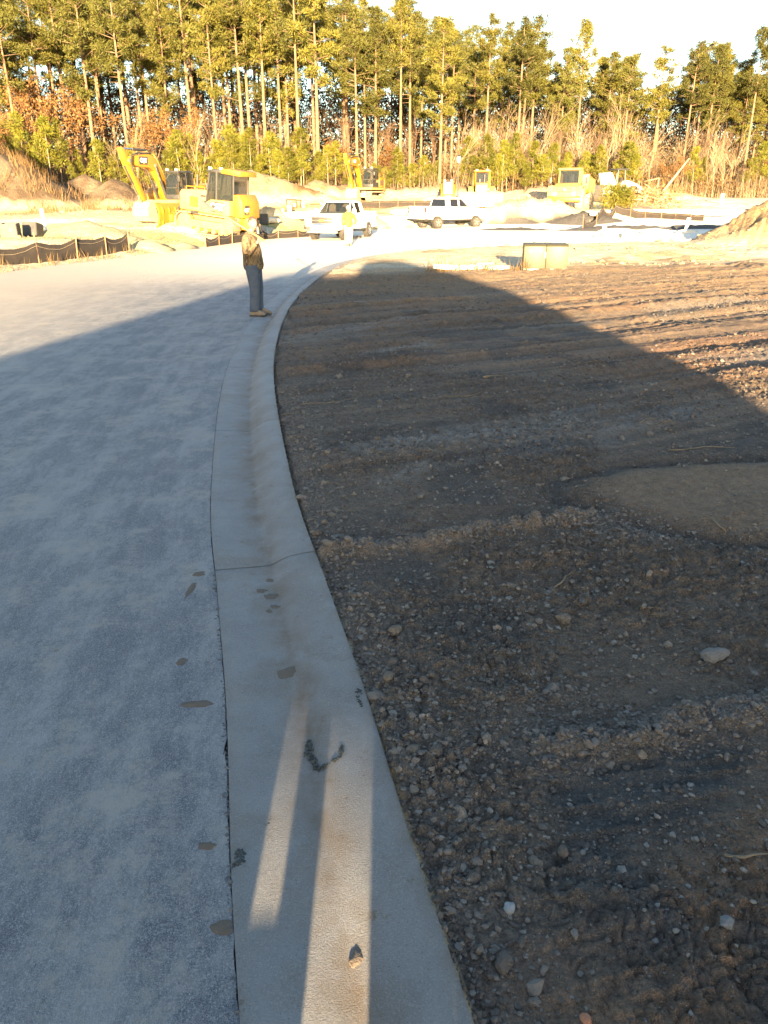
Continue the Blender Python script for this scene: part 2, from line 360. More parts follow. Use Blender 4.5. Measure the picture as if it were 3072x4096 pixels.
# ------------------------------------------------------------------ road
m, nt, b = new_mat('asphalt'); MATS['asphalt'] = m
P = gpos(nt); PS = gpos(nt, (1.5, .55, 1), rot=(0, 0, R(-8)))
fine = noise(nt, P, 260, 2); grit = noise(nt, P, 95, 2, .7)
base = mixc(nt, ramp(nt, fine, .4, .62), (.040, .048, .064), (.140, .149, .168))
grain = ramp(nt, noise(nt, P, 130, 3, .7), .50, .64)
ra = nd(nt, 'ShaderNodeAttribute', attribute_name='soil'); rs = nd(nt, 'ShaderNodeMapping'); nt.links.new(ra.outputs['Vector'], rs.inputs[0]); rs.inputs['Scale'].default_value = (42, 14, 0)
dust = ramp(nt, noise(nt, PS, 2.0, 10, .82), .46, .585); trk = ramp(nt, noise(nt, rs.outputs[0], 1., 6, .7), .42, .66)
dm = nd(nt, 'ShaderNodeMath', operation='MULTIPLY_ADD'); nt.links.new(trk, dm.inputs[0]); dm.inputs[1].default_value = .38; dq = nd(nt, 'ShaderNodeMath', operation='MULTIPLY'); nt.links.new(dust, dq.inputs[0]); dq.inputs[1].default_value = .68; nt.links.new(dq.outputs[0], dm.inputs[2]); dm.use_clamp = True
base = mixc(nt, dm.outputs[0], base, (.225, .225, .225))
gm = nd(nt, 'ShaderNodeMath', operation='MULTIPLY'); nt.links.new(grain, gm.inputs[0]); gm.inputs[1].default_value = .45
base = mixc(nt, gm.outputs[0], base, (.36, .358, .355))
d2 = ramp(nt, noise(nt, P, 1.6, 10, .84), .50, .62); base = mixc(nt, d2, base, (.255, .24, .215))
sp = ramp(nt, noise(nt, P, 8, 2), .70, .76); base = mixc(nt, sp, base, (.22, .20, .175))
mud = ramp(nt, noise(nt, P, 2.6, 3), .735, .76); base = mixc(nt, mud, base, (.115, .085, .06))
sx = nd(nt, 'ShaderNodeSeparateXYZ'); nt.links.new(P, sx.inputs[0])
fy = nd(nt, 'ShaderNodeMapRange'); fy.inputs[1].default_value = 20; fy.inputs[2].default_value = 30; nt.links.new(sx.outputs[1], fy.inputs[0])
base = mixc(nt, fy.outputs[0], base, (.70, .64, .53))          # sandy far end, painted extra pale to stand in for strong sun
lx = nd(nt, 'ShaderNodeMapRange'); lx.inputs[1].default_value = -4.5; lx.inputs[2].default_value = -9; nt.links.new(sx.outputs[0], lx.inputs[0])
lm = nd(nt, 'ShaderNodeMath', operation='MULTIPLY'); nt.links.new(lx.outputs[0], lm.inputs[0]); lm.inputs[1].default_value = .75
base = mixc(nt, lm.outputs[0], base, (.40, .34, .26))          # paler and warmer towards the left side
nt.links.new(base, b.inputs['Base Color']); b.inputs['Roughness'].default_value = .62
hh = nd(nt, 'ShaderNodeMath', operation='ADD'); nt.links.new(fine, hh.inputs[0]); nt.links.new(grit, hh.inputs[1])
bump(nt, b, hh.outputs[0], .9, .009)
ry = axis([(-60, 0, lambda t: 2.), (0, 8, lambda t: .025), (8, 69, lambda t: .02*t)]); rt = np.concatenate([np.linspace(0, .9, 40), np.linspace(.905, 1, 60)])
RY = ry[:, None]+0*rt[None]; e0 = xl(RY)-.25*ss(-1, 1, vn(RY*.7, 0*RY, 301))
rag = .001+.006*np.abs(vn(RY*22, 0*RY, 303))+.016*np.exp(-((RY-2.45)/.3)**2)*np.clip(.3+vn(RY*9, 0*RY, 304), 0, 1)
e1 = np.where(RY < 30, xa(RY)-rag, xb(RY)-.3)
RX = e0+(e1-e0)*rt[None]; RZ = zbase(RX, RY)-.42*0
lotc = .42*ss(0, 3.5, xl(RY)-RX)*ss(16, 34, RY); RZ = RZ+.012*fbm(RX*.6, RY*.6, 305, 3)*ss(5, 9, RY)+.003
nr2, nc2 = RX.shape; id2 = np.arange(nr2*nc2).reshape(nr2, nc2)
F2 = np.stack([id2[:-1, :-1], id2[:-1, 1:], id2[1:, 1:], id2[1:, :-1]], -1).reshape(-1, 4)
rat = np.stack([(e1-RX)/10, RY/100, 0*RY], -1).reshape(-1, 3)
road = link('road', np_mesh('road', np.stack([RX, RY, RZ], -1).reshape(-1, 3), F2, m, True, rat), kind='structure')

# ------------------------------------------------------------------ kerb and gutter, cast in sections
m, nt, b = new_mat('kerb_concrete'); MATS['kerb'] = m
P = gpos(nt); fine = noise(nt, P, 520, 3); med = noise(nt, P, 3.2, 7, .7)
base = mixc(nt, ramp(nt, med, .35, .68), (.270, .275, .285), (.185, .191, .20))
base = mixc(nt, ramp(nt, noise(nt, P, 1.3, 6, .7), .5, .72), base, (.175, .152, .12))
base = mixc(nt, ramp(nt, noise(nt, P, 9, 5, .7), .63, .70), base, (.135, .105, .078))
base = mixc(nt, ramp(nt, noise(nt, P, 70, 2), .68, .74), base, (.17, .155, .14))
base = mixc(nt, ramp(nt, noise(nt, P, 2.1, 5, .65), .60, .72), base, (.14, .137, .133))
base = mixc(nt, ramp(nt, noise(nt, P, 150, 3, .75), .50, .66), base, (.33, .325, .315))
base = mixc(nt, ramp(nt, noise(nt, P, 200, 2, .75), .60, .70), base, (.10, .098, .095))
ka = nd(nt, 'ShaderNodeAttribute', attribute_name='soil'); kd = ramp(nt, noise(nt, P, 4.5, 7, .75), .36, .62)
km = nd(nt, 'ShaderNodeMath', operation='MULTIPLY'); nt.links.new(ka.outputs['Fac'], km.inputs[0]); nt.links.new(kd, km.inputs[1])
base = mixc(nt, km.outputs[0], base, (.165, .125, .09))
nt.links.new(base, b.inputs['Base Color']); b.inputs['Roughness'].default_value = .58
hh = nd(nt, 'ShaderNodeMath', operation='ADD'); nt.links.new(fine, hh.inputs[0]); nt.links.new(noise(nt, P, 150, 3, .75), hh.inputs[1])
bump(nt, b, hh.outputs[0], 1., .011)
kerb = empty('kerb', (0, 0, 0)); kerb['kind'] = 'structure'
PT = [0, .04, .12, .20, .27, .315, .335, .355, .40, .45, .50, .56, .60, .617, .62, .62]
PH = [0, .000, -.004, -.010, -.016, -.020, -.018, -.006, .030, .060, .078, .088, .090, .086, .074, -.25]
arc = np.concatenate([[0], np.cumsum(np.linalg.norm(np.diff(BKc, axis=0), axis=1))])
s_at = lambda y: float(np.interp(y, BKc[:, 1], arc))
s0 = s_at(4.36); cuts = [s0+3.05*k for k in range(-9, 20)]
cuts = [s for s in cuts if 0 < s < arc[-1]]
for a_, b_ in zip(cuts[:-1], cuts[1:]):
    n = max(8, int((b_-a_)/.06)); S = np.linspace(a_+.006, b_-.006, n)
    bx_, by_ = np.interp(S, arc, BKc[:, 0]), np.interp(S, arc, BKc[:, 1])
    nx_, ny_ = np.interp(S, arc, NRM[:, 0]), np.interp(S, arc, NRM[:, 1])
    V = []
    for k in range(n):
        rise = .30+.70*float(ss(2.6, 6.5, by_[k])); dip = -.006 if k in (0, n-1) else 0
        for t, h in zip(PT, PH):
            wob = .004*float(vn(np.array([by_[k]*3.+t*7]), np.array([t*9.]), 401)[0])
            x = bx_[k]+nx_[k]*(KW-t); y = by_[k]+ny_[k]*(KW-t)
            hz = (h*rise if h > -.2 else h)+(wob if 0 < t < .6 else 0)+.006+(dip if h > -.2 else 0)
            V.append((x, y, hz+float(zbase(x, y))))
    q = len(PT); Fk = [(k*q+j, k*q+j+1, (k+1)*q+j+1, (k+1)*q+j) for k in range(n-1) for j in range(q-1)]
    Fk += [tuple(range(q)), tuple(range(n*q-1, (n-1)*q-1, -1))]
    mb = MB(); mb.v = V; mb.f = Fk
    me = mb.mesh('kerb_section', MATS['kerb'])
    ca = me.color_attributes.new('soil', 'FLOAT_COLOR', 'POINT'); KD = [.35, .1, .1, .25, .6, .9, 1, .8, .5, .2, .1, .15, .5, .8, 1, 1]
    cv = np.ones((len(V), 4), np.float32); cv[:, :3] = np.tile(np.array(KD, np.float32), n)[:, None]; ca.data.foreach_set('color', cv.ravel()); me.shade_smooth(); me.set_sharp_from_angle(angle=R(50)); link('kerb_section', me, kerb)

# ------------------------------------------------------------------ the house behind the camera whose shadow lies over the field
W = pm('siding', (.62, .60, .55), (.56, .54, .50), 3, .7); RF = pm('shingles', (.06, .055, .05), (.09, .085, .08), 8, .9)
hs = empty('house', (0, -25.8, 0), 0, 'unseen house behind the viewer, shaped to cast the large shadow, with an added sun gap', 'house')
pz = 2.74
HK = math.tan(SUN_EL)/math.tan(R(5.3))
for (x0, x1) in ((-5.25, -.62), (.12, 3.62)):
    MB().box(((x0+x1)/2, 0, 1.65*HK), (x1-x0, 3.0, 3.3*HK)).build('wall', W, hs)
MB().box((-.25, 0, HK*(pz+3.3)/2), (.746, 3.0, HK*(3.3-pz))).build('sun_gap_lintel', W, hs)  # gap below is added so sun strips reach the gutter
rf = MB(); rf.prism([(-5.55, 3.22), (-4.7, 3.60), (-3.9, 4.02), (-3.1, 4.40), (-2.6, 4.48), (-1.75, 4.48), (-1.6, 4.34), (-.85, 4.36), (-.7, 4.85), (-.1, 4.95), (.7, 4.93), (1.5, 4.62), (2.9, 4.06), (3.55, 3.55), (3.95, 3.22), (3.95, 3.0), (-5.55, 3.0)], -1.8, 1.8)  # roof outline shaped to give the cast shadow its edge
rf.v = [(a, b_, c_*HK) for a, b_, c_ in rf.v]; rf.build('roof', RF, hs)
wp = pm('treated_timber', (.28, .20, .11), (.20, .14, .08), 20, .8)
for k, x in enumerate((-.58, -.28, .07)):  # unseen posts, added to trim the sides of the sun strips
    tag(MB().box((x, -.85, .55), ((.32, .11, .23)[k], .10, 1.3)).build('sun_blocking_post', wp, None, .006),
        'added square post trimming the sun strips, unseen behind the viewer, ' + ('left of three', 'middle of three', 'right of three')[k], 'post', 'added posts trimming the sun strips')
tag(MB().box((-.378, -.852, .17), (.11, .09, .345)).build('sun_blocking_timber', wp, None, .006), 'added low timber block shortening the left sun strip, unseen behind the viewer', 'timber')  # added to cut off the near end of the left sun strip
# ------------------------------------------------------------------ the wood: x, y, height, row
PINES = [(-40.0,93.0,21.0,0),(-38.5,97.0,20.5,0),(-32.8,96.0,22.3,0),(-32.6,99.0,20.5,0),(-28.0,93.0,22.4,0),(-23.9,95.0,20.8,0),(-21.8,97.0,23.6,0),(-18.4,94.0,19.9,0),(-17.4,97.0,19.4,0),(-15.7,95.0,22.1,0),(-15.3,98.0,21.7,0),(-13.3,95.0,20.1,0),(-11.8,97.0,22.3,0),(-11.2,99.0,21.7,0),(-9.2,92.0,23.0,0),(-7.2,92.0,22.0,0),(-3.0,94.0,18.4,0),(-2.1,97.0,19.9,0),(-1.0,95.0,18.3,0),(1.8,95.0,19.7,0),(3.0,97.0,19.2,0),(6.1,92.0,16.9,0),(7.9,99.0,16.8,0),(11.8,98.0,18.5,0),(15.3,97.0,17.7,0),(16.5,101.0,17.8,0),(20.7,100.0,15.3,0),(23.0,102.0,18.4,0),(22.3,104.0,15.6,0),(26.8,103.0,15.2,0),(28.4,101.0,14.7,0),(32.6,103.0,16.1,0),(36.5,103.0,16.3,0),(39.2,107.0,16.9,0),(39.4,104.0,16.0,0),(41.2,106.0,16.7,0),(43.0,108.0,15.5,0),(44.7,107.0,15.0,0),(44.1,103.0,17.7,0),(47.0,108.0,18.1,0),(47.9,106.0,19.0,0),(51.4,108.0,19.9,0),(-45.6,95.0,21.0,0),(-48.9,97.0,20.5,0),(53.0,106.0,19.0,0),(-44.6,98.0,20.3,0),(-37.2,101.0,22.8,0),(-27.8,101.0,21.4,0),(-55.1,108.6,24.1,1),(-50.5,110.0,25.3,1),(-50.5,107.8,24.9,1),(-45.4,105.9,24.4,1),(-41.5,109.4,23.6,1),(-38.3,108.5,25.7,1),(-35.6,107.8,25.9,1),(-31.4,110.5,23.9,1),(-27.9,110.6,24.2,1),(-23.4,106.3,26.1,1),(-19.7,106.8,25.2,1),(-16.1,108.5,24.9,1),(-12.8,110.6,23.1,1),(-8.7,106.0,22.3,1),(-4.6,108.4,21.8,1),(-0.8,108.4,21.0,1),(2.2,110.9,21.8,1),(4.6,105.9,19.1,1),(7.6,105.3,18.4,1),(11.2,107.0,18.6,1),(15.2,111.0,17.6,1),(18.2,105.2,19.1,1),(20.9,105.9,14.6,1),(22.9,110.8,13.1,1),(27.3,108.1,15.4,1),(31.1,108.7,13.9,1),(35.1,109.3,12.7,1),(39.0,108.1,16.1,1),(41.2,108.5,16.9,1),(44.0,105.4,13.8,1),(47.8,107.1,13.1,1),(49.7,105.4,16.1,1),(54.0,107.7,16.1,1),(57.9,106.9,18.1,1),(60.7,107.3,17.4,1),(-59.1,118.4,27.1,1),(-56.6,115.4,26.6,1),(-53.4,114.6,26.0,1),(-50.5,116.6,26.4,1),(-44.9,117.9,27.0,1),(-40.2,114.7,26.4,1),(-37.7,119.0,27.2,1),(-34.8,117.9,27.1,1),(-29.4,115.8,27.0,1),(-25.4,116.5,27.4,1),(-22.7,114.9,27.1,1),(-20.1,119.9,25.3,1),(-16.6,115.3,24.8,1),(-12.2,117.1,24.6,1),(-8.9,114.4,25.5,1),(-5.3,114.3,25.1,1),(-0.7,119.4,21.0,1),(3.8,118.5,21.3,1),(6.8,117.1,21.2,1),(10.2,116.0,18.2,1),(13.1,118.7,18.0,1),(16.4,118.9,20.8,1),(19.7,118.8,18.6,1),(23.8,119.2,14.6,1),(25.9,117.2,16.7,1),(30.0,114.0,15.9,1),(31.6,114.4,16.3,1),(41.3,115.9,17.6,1),(44.8,117.5,17.2,1),(47.4,114.7,15.3,1),(51.2,114.5,13.1,1),(54.7,118.7,17.9,1),(58.1,116.6,17.2,1),(61.7,116.5,18.5,1),(64.2,117.2,18.8,1),(68.8,116.6,19.8,1),(-64.3,131.4,26.5,1),(-59.9,126.7,28.5,1),(-56.2,130.8,27.5,1),(-51.0,126.6,27.4,1),(-45.9,130.6,29.7,1),(-43.0,131.3,29.6,1),(-41.3,126.7,29.9,1),(-36.4,131.7,28.1,1),(-30.9,130.6,27.9,1),(-27.1,130.5,28.3,1),(-22.4,129.4,30.0,1),(-17.5,127.5,28.8,1),(-13.4,128.2,26.7,1),(-9.8,126.5,27.4,1),(-5.8,130.5,24.9,1),(-2.7,130.0,24.4,1),(1.3,131.4,23.5,1),(4.5,131.5,24.2,1),(8.5,127.1,21.9,1),(11.9,127.9,21.4,1),(15.4,127.8,20.1,1),(19.9,129.5,21.4,1),(22.5,128.9,19.5,1),(26.5,127.9,15.6,1),(32.1,128.9,18.0,1),(36.1,130.9,16.2,1),(44.3,128.4,15.6,1),(48.1,127.4,16.2,1),(51.9,131.8,15.4,1),(55.5,127.6,15.1,1),(60.5,131.4,17.9,1),(62.4,128.5,17.9,1),(66.2,131.0,21.0,1),(71.2,130.1,20.3,1),(73.4,128.9,20.4,1)]
M_NEED = [leaf_mat('pine_needles', (.074, .078, .015), (.150, .133, .024), .3), leaf_mat('pine_needles_deep', (.056, .062, .014), (.115, .108, .022), .3)]
M_YNEED = leaf_mat('young_pine_needles', (.085, .098, .012), (.17, .155, .02), .35)
M_OAK = leaf_mat('dry_oak_leaves', (.15, .078, .028), (.23, .125, .045), .3)
M_BRUSH = leaf_mat('dry_brush', (.16, .095, .04), (.21, .135, .06), .2)
M_GRASSD = leaf_mat('dry_grass', (.15, .095, .04), (.22, .145, .06), .3)
M_BARK = pm('pine_bark', (.165, .105, .058), (.09, .055, .032), 4, .9, bstr=.5, bscale=12)
M_TWIG = pm('pale_bark', (.25, .185, .11), (.16, .115, .068), 3, .9)
M_DTWIG = pm('brown_bark', (.12, .072, .04), (.07, .042, .026), 3, .9)

def blades(C, n, rad, ln, wd, rg, up=.3, flat=1.):
    """n thin triangles round every centre in C"""
    C = np.repeat(np.asarray(C), n, 0); k = len(C)
    d = rg.normal(size=(k, 3)); d[:, 2] += up; d /= np.linalg.norm(d, axis=1)[:, None]
    p = C+d*rad*rg.uniform(.05, 1, (k, 1))*np.array((1, 1, flat))
    w = rg.normal(size=(k, 3)); w -= d*(w*d).sum(1)[:, None]; w /= np.linalg.norm(w, axis=1)[:, None]
    L = ln*rg.uniform(.6, 1.3, (k, 1))
    V = np.stack([p-w*wd*.5, p+w*wd*.5, p+d*L], 1).reshape(-1, 3)
    return V, np.arange(3*k).reshape(-1, 3)
def foliage(name, parts, mat):
    V = np.concatenate([p[0] for p in parts]); F = []; o = 0
    for v, f in parts: F.append(f+o); o += len(v)
    me = np_mesh(name, V, np.concatenate(F), mat, False); return me
def pine_variant(seed, H, c0, rad, tuftn=44, top=.5):
    rg = np.random.default_rng(seed); rd = random.Random(seed)
    tr = MB(); lx, ly = rd.uniform(-.25, .25), rd.uniform(-.2, .2); bow = rd.uniform(-.15, .15)
    ax = lambda h: Vector((lx*h/H+bow*math.sin(h/H*3), ly*h/H, h))
    tr.tube([ax(h) for h in np.linspace(-.4, H*.97, 9)], [.24*(1-.82*i/8)+(.05 if i == 0 else 0) for i in range(9)], 7)
    C = []; h = c0*H
    for _ in range(rd.randint(3, 7)):                       # dead stubs below the crown
        hh = rd.uniform(.35, c0)*H; a = rd.uniform(0, 6.3); p = ax(hh); L = rd.uniform(.5, 1.6)
        tr.tube([p, p+Vector((math.cos(a)*L, math.sin(a)*L, rd.uniform(-.1, .4)))], [.035, .012], 3, False)
    while h < H*.985:
        t = (h/H-c0)/(1-c0); prof = (min(1, .45+1.9*t) if t < .3 else (1-t)**.62*1.12+.08)
        for _ in range(rd.choice((1, 2, 2, 3))):
            a = rd.uniform(0, 6.283); L = rad*prof*rd.uniform(.55, 1.15); el = rd.uniform(-.15, .35)+.45*t
            b0 = ax(h); d = Vector((math.cos(a)*math.cos(el), math.sin(a)*math.cos(el), math.sin(el)))
            p1 = b0+d*L*.55+Vector((0, 0, .02*L)); p2 = b0+d*L+Vector((0, 0, .12*L))
            tr.tube([b0, p1, p2], [.05*(1.1-t*.7), .03, .01], 3, False)
            for _ in range(max(3, int(L*2.9))):
                f = rd.uniform(.45, 1.08); q = b0+(p2-b0)*f
                C.append((q.x+rd.gauss(0, .24), q.y+rd.gauss(0, .24), q.z+rd.gauss(0, .13)+.1))
        h += rd.choice((.18, .25, .4, .75))*rd.uniform(.8, 1.3)
    for _ in range(5): C.append(tuple(ax(H*rd.uniform(.94, 1.0))+Vector((rd.gauss(0, .2), rd.gauss(0, .2), 0))))
    return tr.mesh('trunk', M_BARK, smooth=True), foliage('crown', [blades(C, tuftn, .42, .30, .085, rg, .35, .75)], M_NEED[seed % 2])
PV = [pine_variant(s, H, c0, rd_) for s, H, c0, rd_ in ((1, 20, .52, 2.6), (2, 20, .60, 2.4), (3, 20, .45, 3.0), (4, 20, .66, 2.2), (5, 20, .55, 3.3), (6, 20, .40, 2.8), (7, 20, .62, 3.0), (8, 20, .5, 2.3))]
ZONES = [(-99, 'above the left spoil heap'), (-30, 'left of the near excavator'), (-24.5, 'behind the near excavator'), (-17, 'behind the bulldozer cab'), (-11, 'between bulldozer and far excavator'), (-4.2, 'behind the far excavator'), (1.5, 'left of the lamp post'), (8.2, 'behind the old bulldozer'), (15, 'left of the dump truck'), (20.5, 'above the dump truck'), (28, 'behind the brush heap'), (36, 'right of the brush heap'), (43, 'near the right picture edge')]
ORD = ['leftmost', 'second from left', 'third from left', 'fourth from left', 'fifth from left', 'sixth from left', 'seventh from left', 'eighth from left', 'ninth from left', 'tenth from left', 'eleventh from left', 'twelfth from left', 'thirteenth from left', 'fourteenth from left', 'fifteenth from left', 'sixteenth from left', 'seventeenth from left', 'eighteenth from left', 'nineteenth from left', 'twentieth from left', 'twenty first from left', 'twenty second from left']
def zone_labels(pts, what):
    """one label per tree: what it is, which landmark it stands behind, its place there"""
    zi = [max(i for i, z in enumerate(ZONES) if x/y*95 >= z[0]) for x, y in pts]; out = [None]*len(pts)
    for z in set(zi):
        ids = sorted([i for i in range(len(pts)) if zi[i] == z], key=lambda i: pts[i][0]/pts[i][1])
        for k, i in enumerate(ids): out[i] = '%s %s%s' % (what, ZONES[z][1], '' if len(ids) == 1 else ', '+ORD[min(k, 21)])
    return out
def plant_tree(name, x, y, h, me, ref, label, cat, group, rz=None, wide=1.):
    s = h/ref; e = empty(name, (x, y, Z(x, y)-.1), rnd.uniform(0, 6.28) if rz is None else rz, label, cat, group); e.scale = (s*wide, s*wide, s)
    link('trunk', me[0], e)
    if me[1] is not None: link('crown', me[1], e)
    return e
FL = zone_labels([p[:2] for p in PINES if p[3] == 0], 'tall bare trunked pine')
for i, (x, y, h, row) in enumerate(PINES):
    v = i % 8 if row == 0 else rnd.randrange(8)
    plant_tree('pine_tree', x, y, h, PV[v], 20, FL[i] if row == 0 else 'tall pine deeper in the wood behind the front row of trunks',
               'tree', 'front row pines' if row == 0 else 'pines deeper in the wood', wide=rnd.uniform(.85, 1.2)*(1.0 if h > 14 else 1.25))

def young_pine(seed, H):
    rg = np.random.default_rng(seed+50); rd = random.Random(seed+50); tr = MB()
    tr.tube([(0, 0, -.3), (rd.gauss(0, .04), 0, H*.5), (rd.gauss(0, .1), rd.gauss(0, .1), H*.96)], [.055, .04, .012], 5)
    C = []; h = H*rd.uniform(.28, .42)
    while h < H:
        t = h/H; L = (1.05*(1-t)**.7+.12)*rd.uniform(.7, 1.2)
        for _ in range(3):
            a = rd.uniform(0, 6.28); q = Vector((math.cos(a)*L, math.sin(a)*L, h+L*.45))
            tr.tube([(0, 0, h), q], [.014, .005], 3, False)
            for f in (.45, .75, 1.): C.append((q.x*f+rd.gauss(0, .06), q.y*f+rd.gauss(0, .06), h+L*.45*f+rd.gauss(0, .06)))
        h += rd.uniform(.22, .42)
    C.append((0, 0, H)); C.append((0, 0, H*.95))
    return tr.mesh('trunk', M_TWIG, smooth=True), foliage('crown', [blades(C, 26, .22, .22, .05, rg, .5)], M_YNEED)
YV = [young_pine(s, 5.) for s in range(6)]
def limb(mb, p, d, L, r, depth, rd, tips, spread=.55, n=4):
    pts = [p]; q = Vector(p); dd = Vector(d)
    for k in range(3):
        dd = (dd+Vector((rd.gauss(0, .10), rd.gauss(0, .10), rd.gauss(.05, .06)))).normalized(); q = q+dd*L/3; pts.append(q.copy())
    mb.tube(pts, [r, r*.82, r*.66, r*.5], 5 if depth > 1 else 3, False)
    if depth == 0: tips.append(tuple(q)); tips.append(tuple(pts[2])); return
    for k in range(n):
        f = rd.uniform(.35, 1.); b = pts[0].lerp(pts[-1], f) if k else q
        i = min(2, int(f*3)); b = pts[i].lerp(pts[i+1], f*3-i) if k else q
        a = rd.uniform(0, 6.28); o = dd.orthogonal().normalized(); o = Matrix.Rotation(a, 3, dd) @ o
        nd_ = (dd+o*rd.uniform(spread*.6, spread*1.3)).normalized()
        limb(mb, b, nd_, L*rd.uniform(.45, .72), r*.5, depth-1, rd, tips, spread, n)
def bare_tree(seed, H, depth=3, spread=.5, mat=M_TWIG, leaf=None, n=4, trunk=.55):
    rd = random.Random(seed+90); rg = np.random.default_rng(seed); mb = MB(); tips = []
    limb(mb, Vector((0, 0, -.2)), (rd.gauss(0, .05), rd.gauss(0, .05), 1), H*trunk, H*.008+.012, depth, rd, tips, spread, n)
    z1 = max(t[2] for t in tips)
    me = mb.mesh('trunk', mat, smooth=True)
    for v in me.vertices: v.co *= H/z1
    fo = None
    if leaf: fo = foliage('crown', [blades(np.array(tips)*H/z1, leaf, .45, .17, .13, rg, -.1)], M_OAK)
    return me, fo
BV = [bare_tree(s, 8., 3, .42+.05*s, M_TWIG, None, 5) for s in range(4)] + [bare_tree(9+s, 8., 3, .35, M_DTWIG, None, 5) for s in range(2)]
OV = [bare_tree(20+s, 7., 3, .8, M_DTWIG, 13, 4, .36) for s in range(3)]
YOUNG = [(-43.9,91.8,5.5),(-43.1,92.5,5.6),(-42.9,92.7,6.7),(-39.3,87.7,4.6),(-39.6,90.3,7.4),(-37.8,88.3,8.2),(-38.5,91.6,4.8),(-36.1,87.8,5.0),(-34.5,87.0,7.6),(-34.0,88.3,7.4),(-33.1,88.7,3.7),(-33.1,91.1,4.8),(-32.8,91.1,3.6),(-30.4,88.8,3.6),(-29.7,87.9,5.6),(-29.9,90.6,5.4),(-28.5,89.0,4.3),(-27.6,89.9,3.9),(-27.1,91.2,5.0),(-24.0,88.1,4.3),(-22.7,88.1,4.6),(-22.4,90.3,5.9),(-21.6,88.7,6.5),(-20.8,91.0,6.3),(-19.5,89.4,4.5),(-18.2,91.9,5.6),(-17.8,92.0,5.0),(-16.8,92.7,7.1),(-16.3,91.1,6.1),(-15.4,92.6,6.2),(-14.5,89.6,6.1),(-14.0,88.7,6.6),(-13.1,88.8,4.1),(-13.2,90.7,4.2),(-12.3,91.0,6.4),(-11.3,90.1,5.7),(-11.0,88.2,4.3),(-10.1,88.7,4.5),(-9.6,91.2,4.3),(-8.9,90.2,6.7),(-8.6,89.5,4.5),(-8.5,92.3,3.5),(-7.0,90.4,4.5),(-6.0,89.5,4.4),(-5.2,89.9,5.0),(-3.9,91.1,3.5),(-3.1,90.4,4.0),(-2.8,94.3,3.1),(-2.0,93.9,3.1),(-1.1,93.8,3.4),(-0.6,91.4,3.2),(0.1,93.5,3.1),(0.7,93.2,2.7),(1.5,92.7,5.0),(1.9,92.3,3.3),(3.0,94.0,3.4),(3.4,93.7,3.4),(4.4,94.2,4.2),(5.2,94.9,3.4),(5.8,92.6,3.7),(6.0,94.7,3.0),(8.6,94.6,4.2),(9.5,94.9,6.0),(9.9,93.1,4.2),(10.7,94.2,3.9),(11.2,91.8,6.3),(11.7,92.1,4.2),(12.4,91.2,4.2),(12.9,91.3,5.6),(13.5,91.9,5.3),(14.4,93.3,6.4),(15.3,94.0,4.4),(15.4,91.0,3.3),(16.5,93.1,5.5),(16.9,92.9,3.6),(17.3,91.5,4.3),(18.8,93.9,5.4),(19.6,93.1,3.7),(20.1,92.8,4.3),(20.5,93.8,4.5),(21.8,94.0,3.2),(21.4,91.0,3.3),(22.6,94.1,4.6),(23.6,95.5,4.4),(23.6,92.1,5.0),(24.4,92.9,3.1),(25.9,94.0,3.3),(25.9,93.5,3.1),(27.4,95.9,5.6),(27.4,93.4,5.5),(27.8,93.2,4.3),(35.0,95.0,5.0),(36.1,95.0,4.0),(41.5,95.0,4.0),(42.7,95.0,5.6),(43.5,95.0,4.5),(44.4,95.0,5.1)]
BARE = [(-28.0,90.0,8.4,0),(-26.8,91.0,9.6,1),(-19.4,90.0,9.5,0),(-21.4,93.0,8.9,1),(-14.2,97.0,7.8,4),(-10.2,95.0,7.1,2),(-5.8,98.0,8.1,5),(-4.0,97.0,9.3,4),(3.4,98.0,9.4,5),(5.4,97.0,8.5,4),(7.5,94.0,8.3,2),(9.2,97.0,7.8,1),(13.4,98.0,11.4,0),(15.6,99.0,10.5,3),(17.6,97.0,10.5,2),(18.6,99.0,9.5,1),(22.0,97.0,9.0,0),(23.6,99.0,8.0,3),(26.0,98.0,9.9,0),(27.5,99.0,11.3,1),(28.7,98.0,8.9,2),(30.2,98.0,7.4,3),(31.0,97.0,7.8,0),(31.9,96.0,6.7,2),(33.6,96.0,6.2,5),(36.3,94.0,7.1,0),(36.7,93.0,6.5,1),(38.2,94.0,5.6,3),(41.9,98.0,5.8,2),(-33.9,95.0,7.1,5),(-17.7,97.0,7.8,5),(-1.6,98.0,7.9,5),(0.4,99.0,8.2,4),(-42.5,97.0,10.3,5),(-46.0,97.0,10.8,4),(20.6,99.0,8.2,4),(25.0,101.0,9.7,2),(24.6,97.0,7.3,4),(35.8,99.0,8.2,0),(11.0,98.0,8.1,3),(14.4,97.0,8.0,4),(16.6,98.0,7.9,0)]
OAKS = [(-42.3,94.0,9.9),(-39.2,97.0,12.2),(-36.5,96.0,11.4),(-35.5,98.0,11.6),(-25.9,94.0,8.3),(-24.2,95.0,9.1),(-26.7,93.0,7.0),(-23.0,95.0,7.1),(-45.0,95.0,9.1),(32.5,93.0,4.5),(31.2,94.0,3.6),(-38.7,93.0,7.7),(0.7,97.0,5.8),(-5.9,96.0,5.7),(44.0,96.0,4.2)]
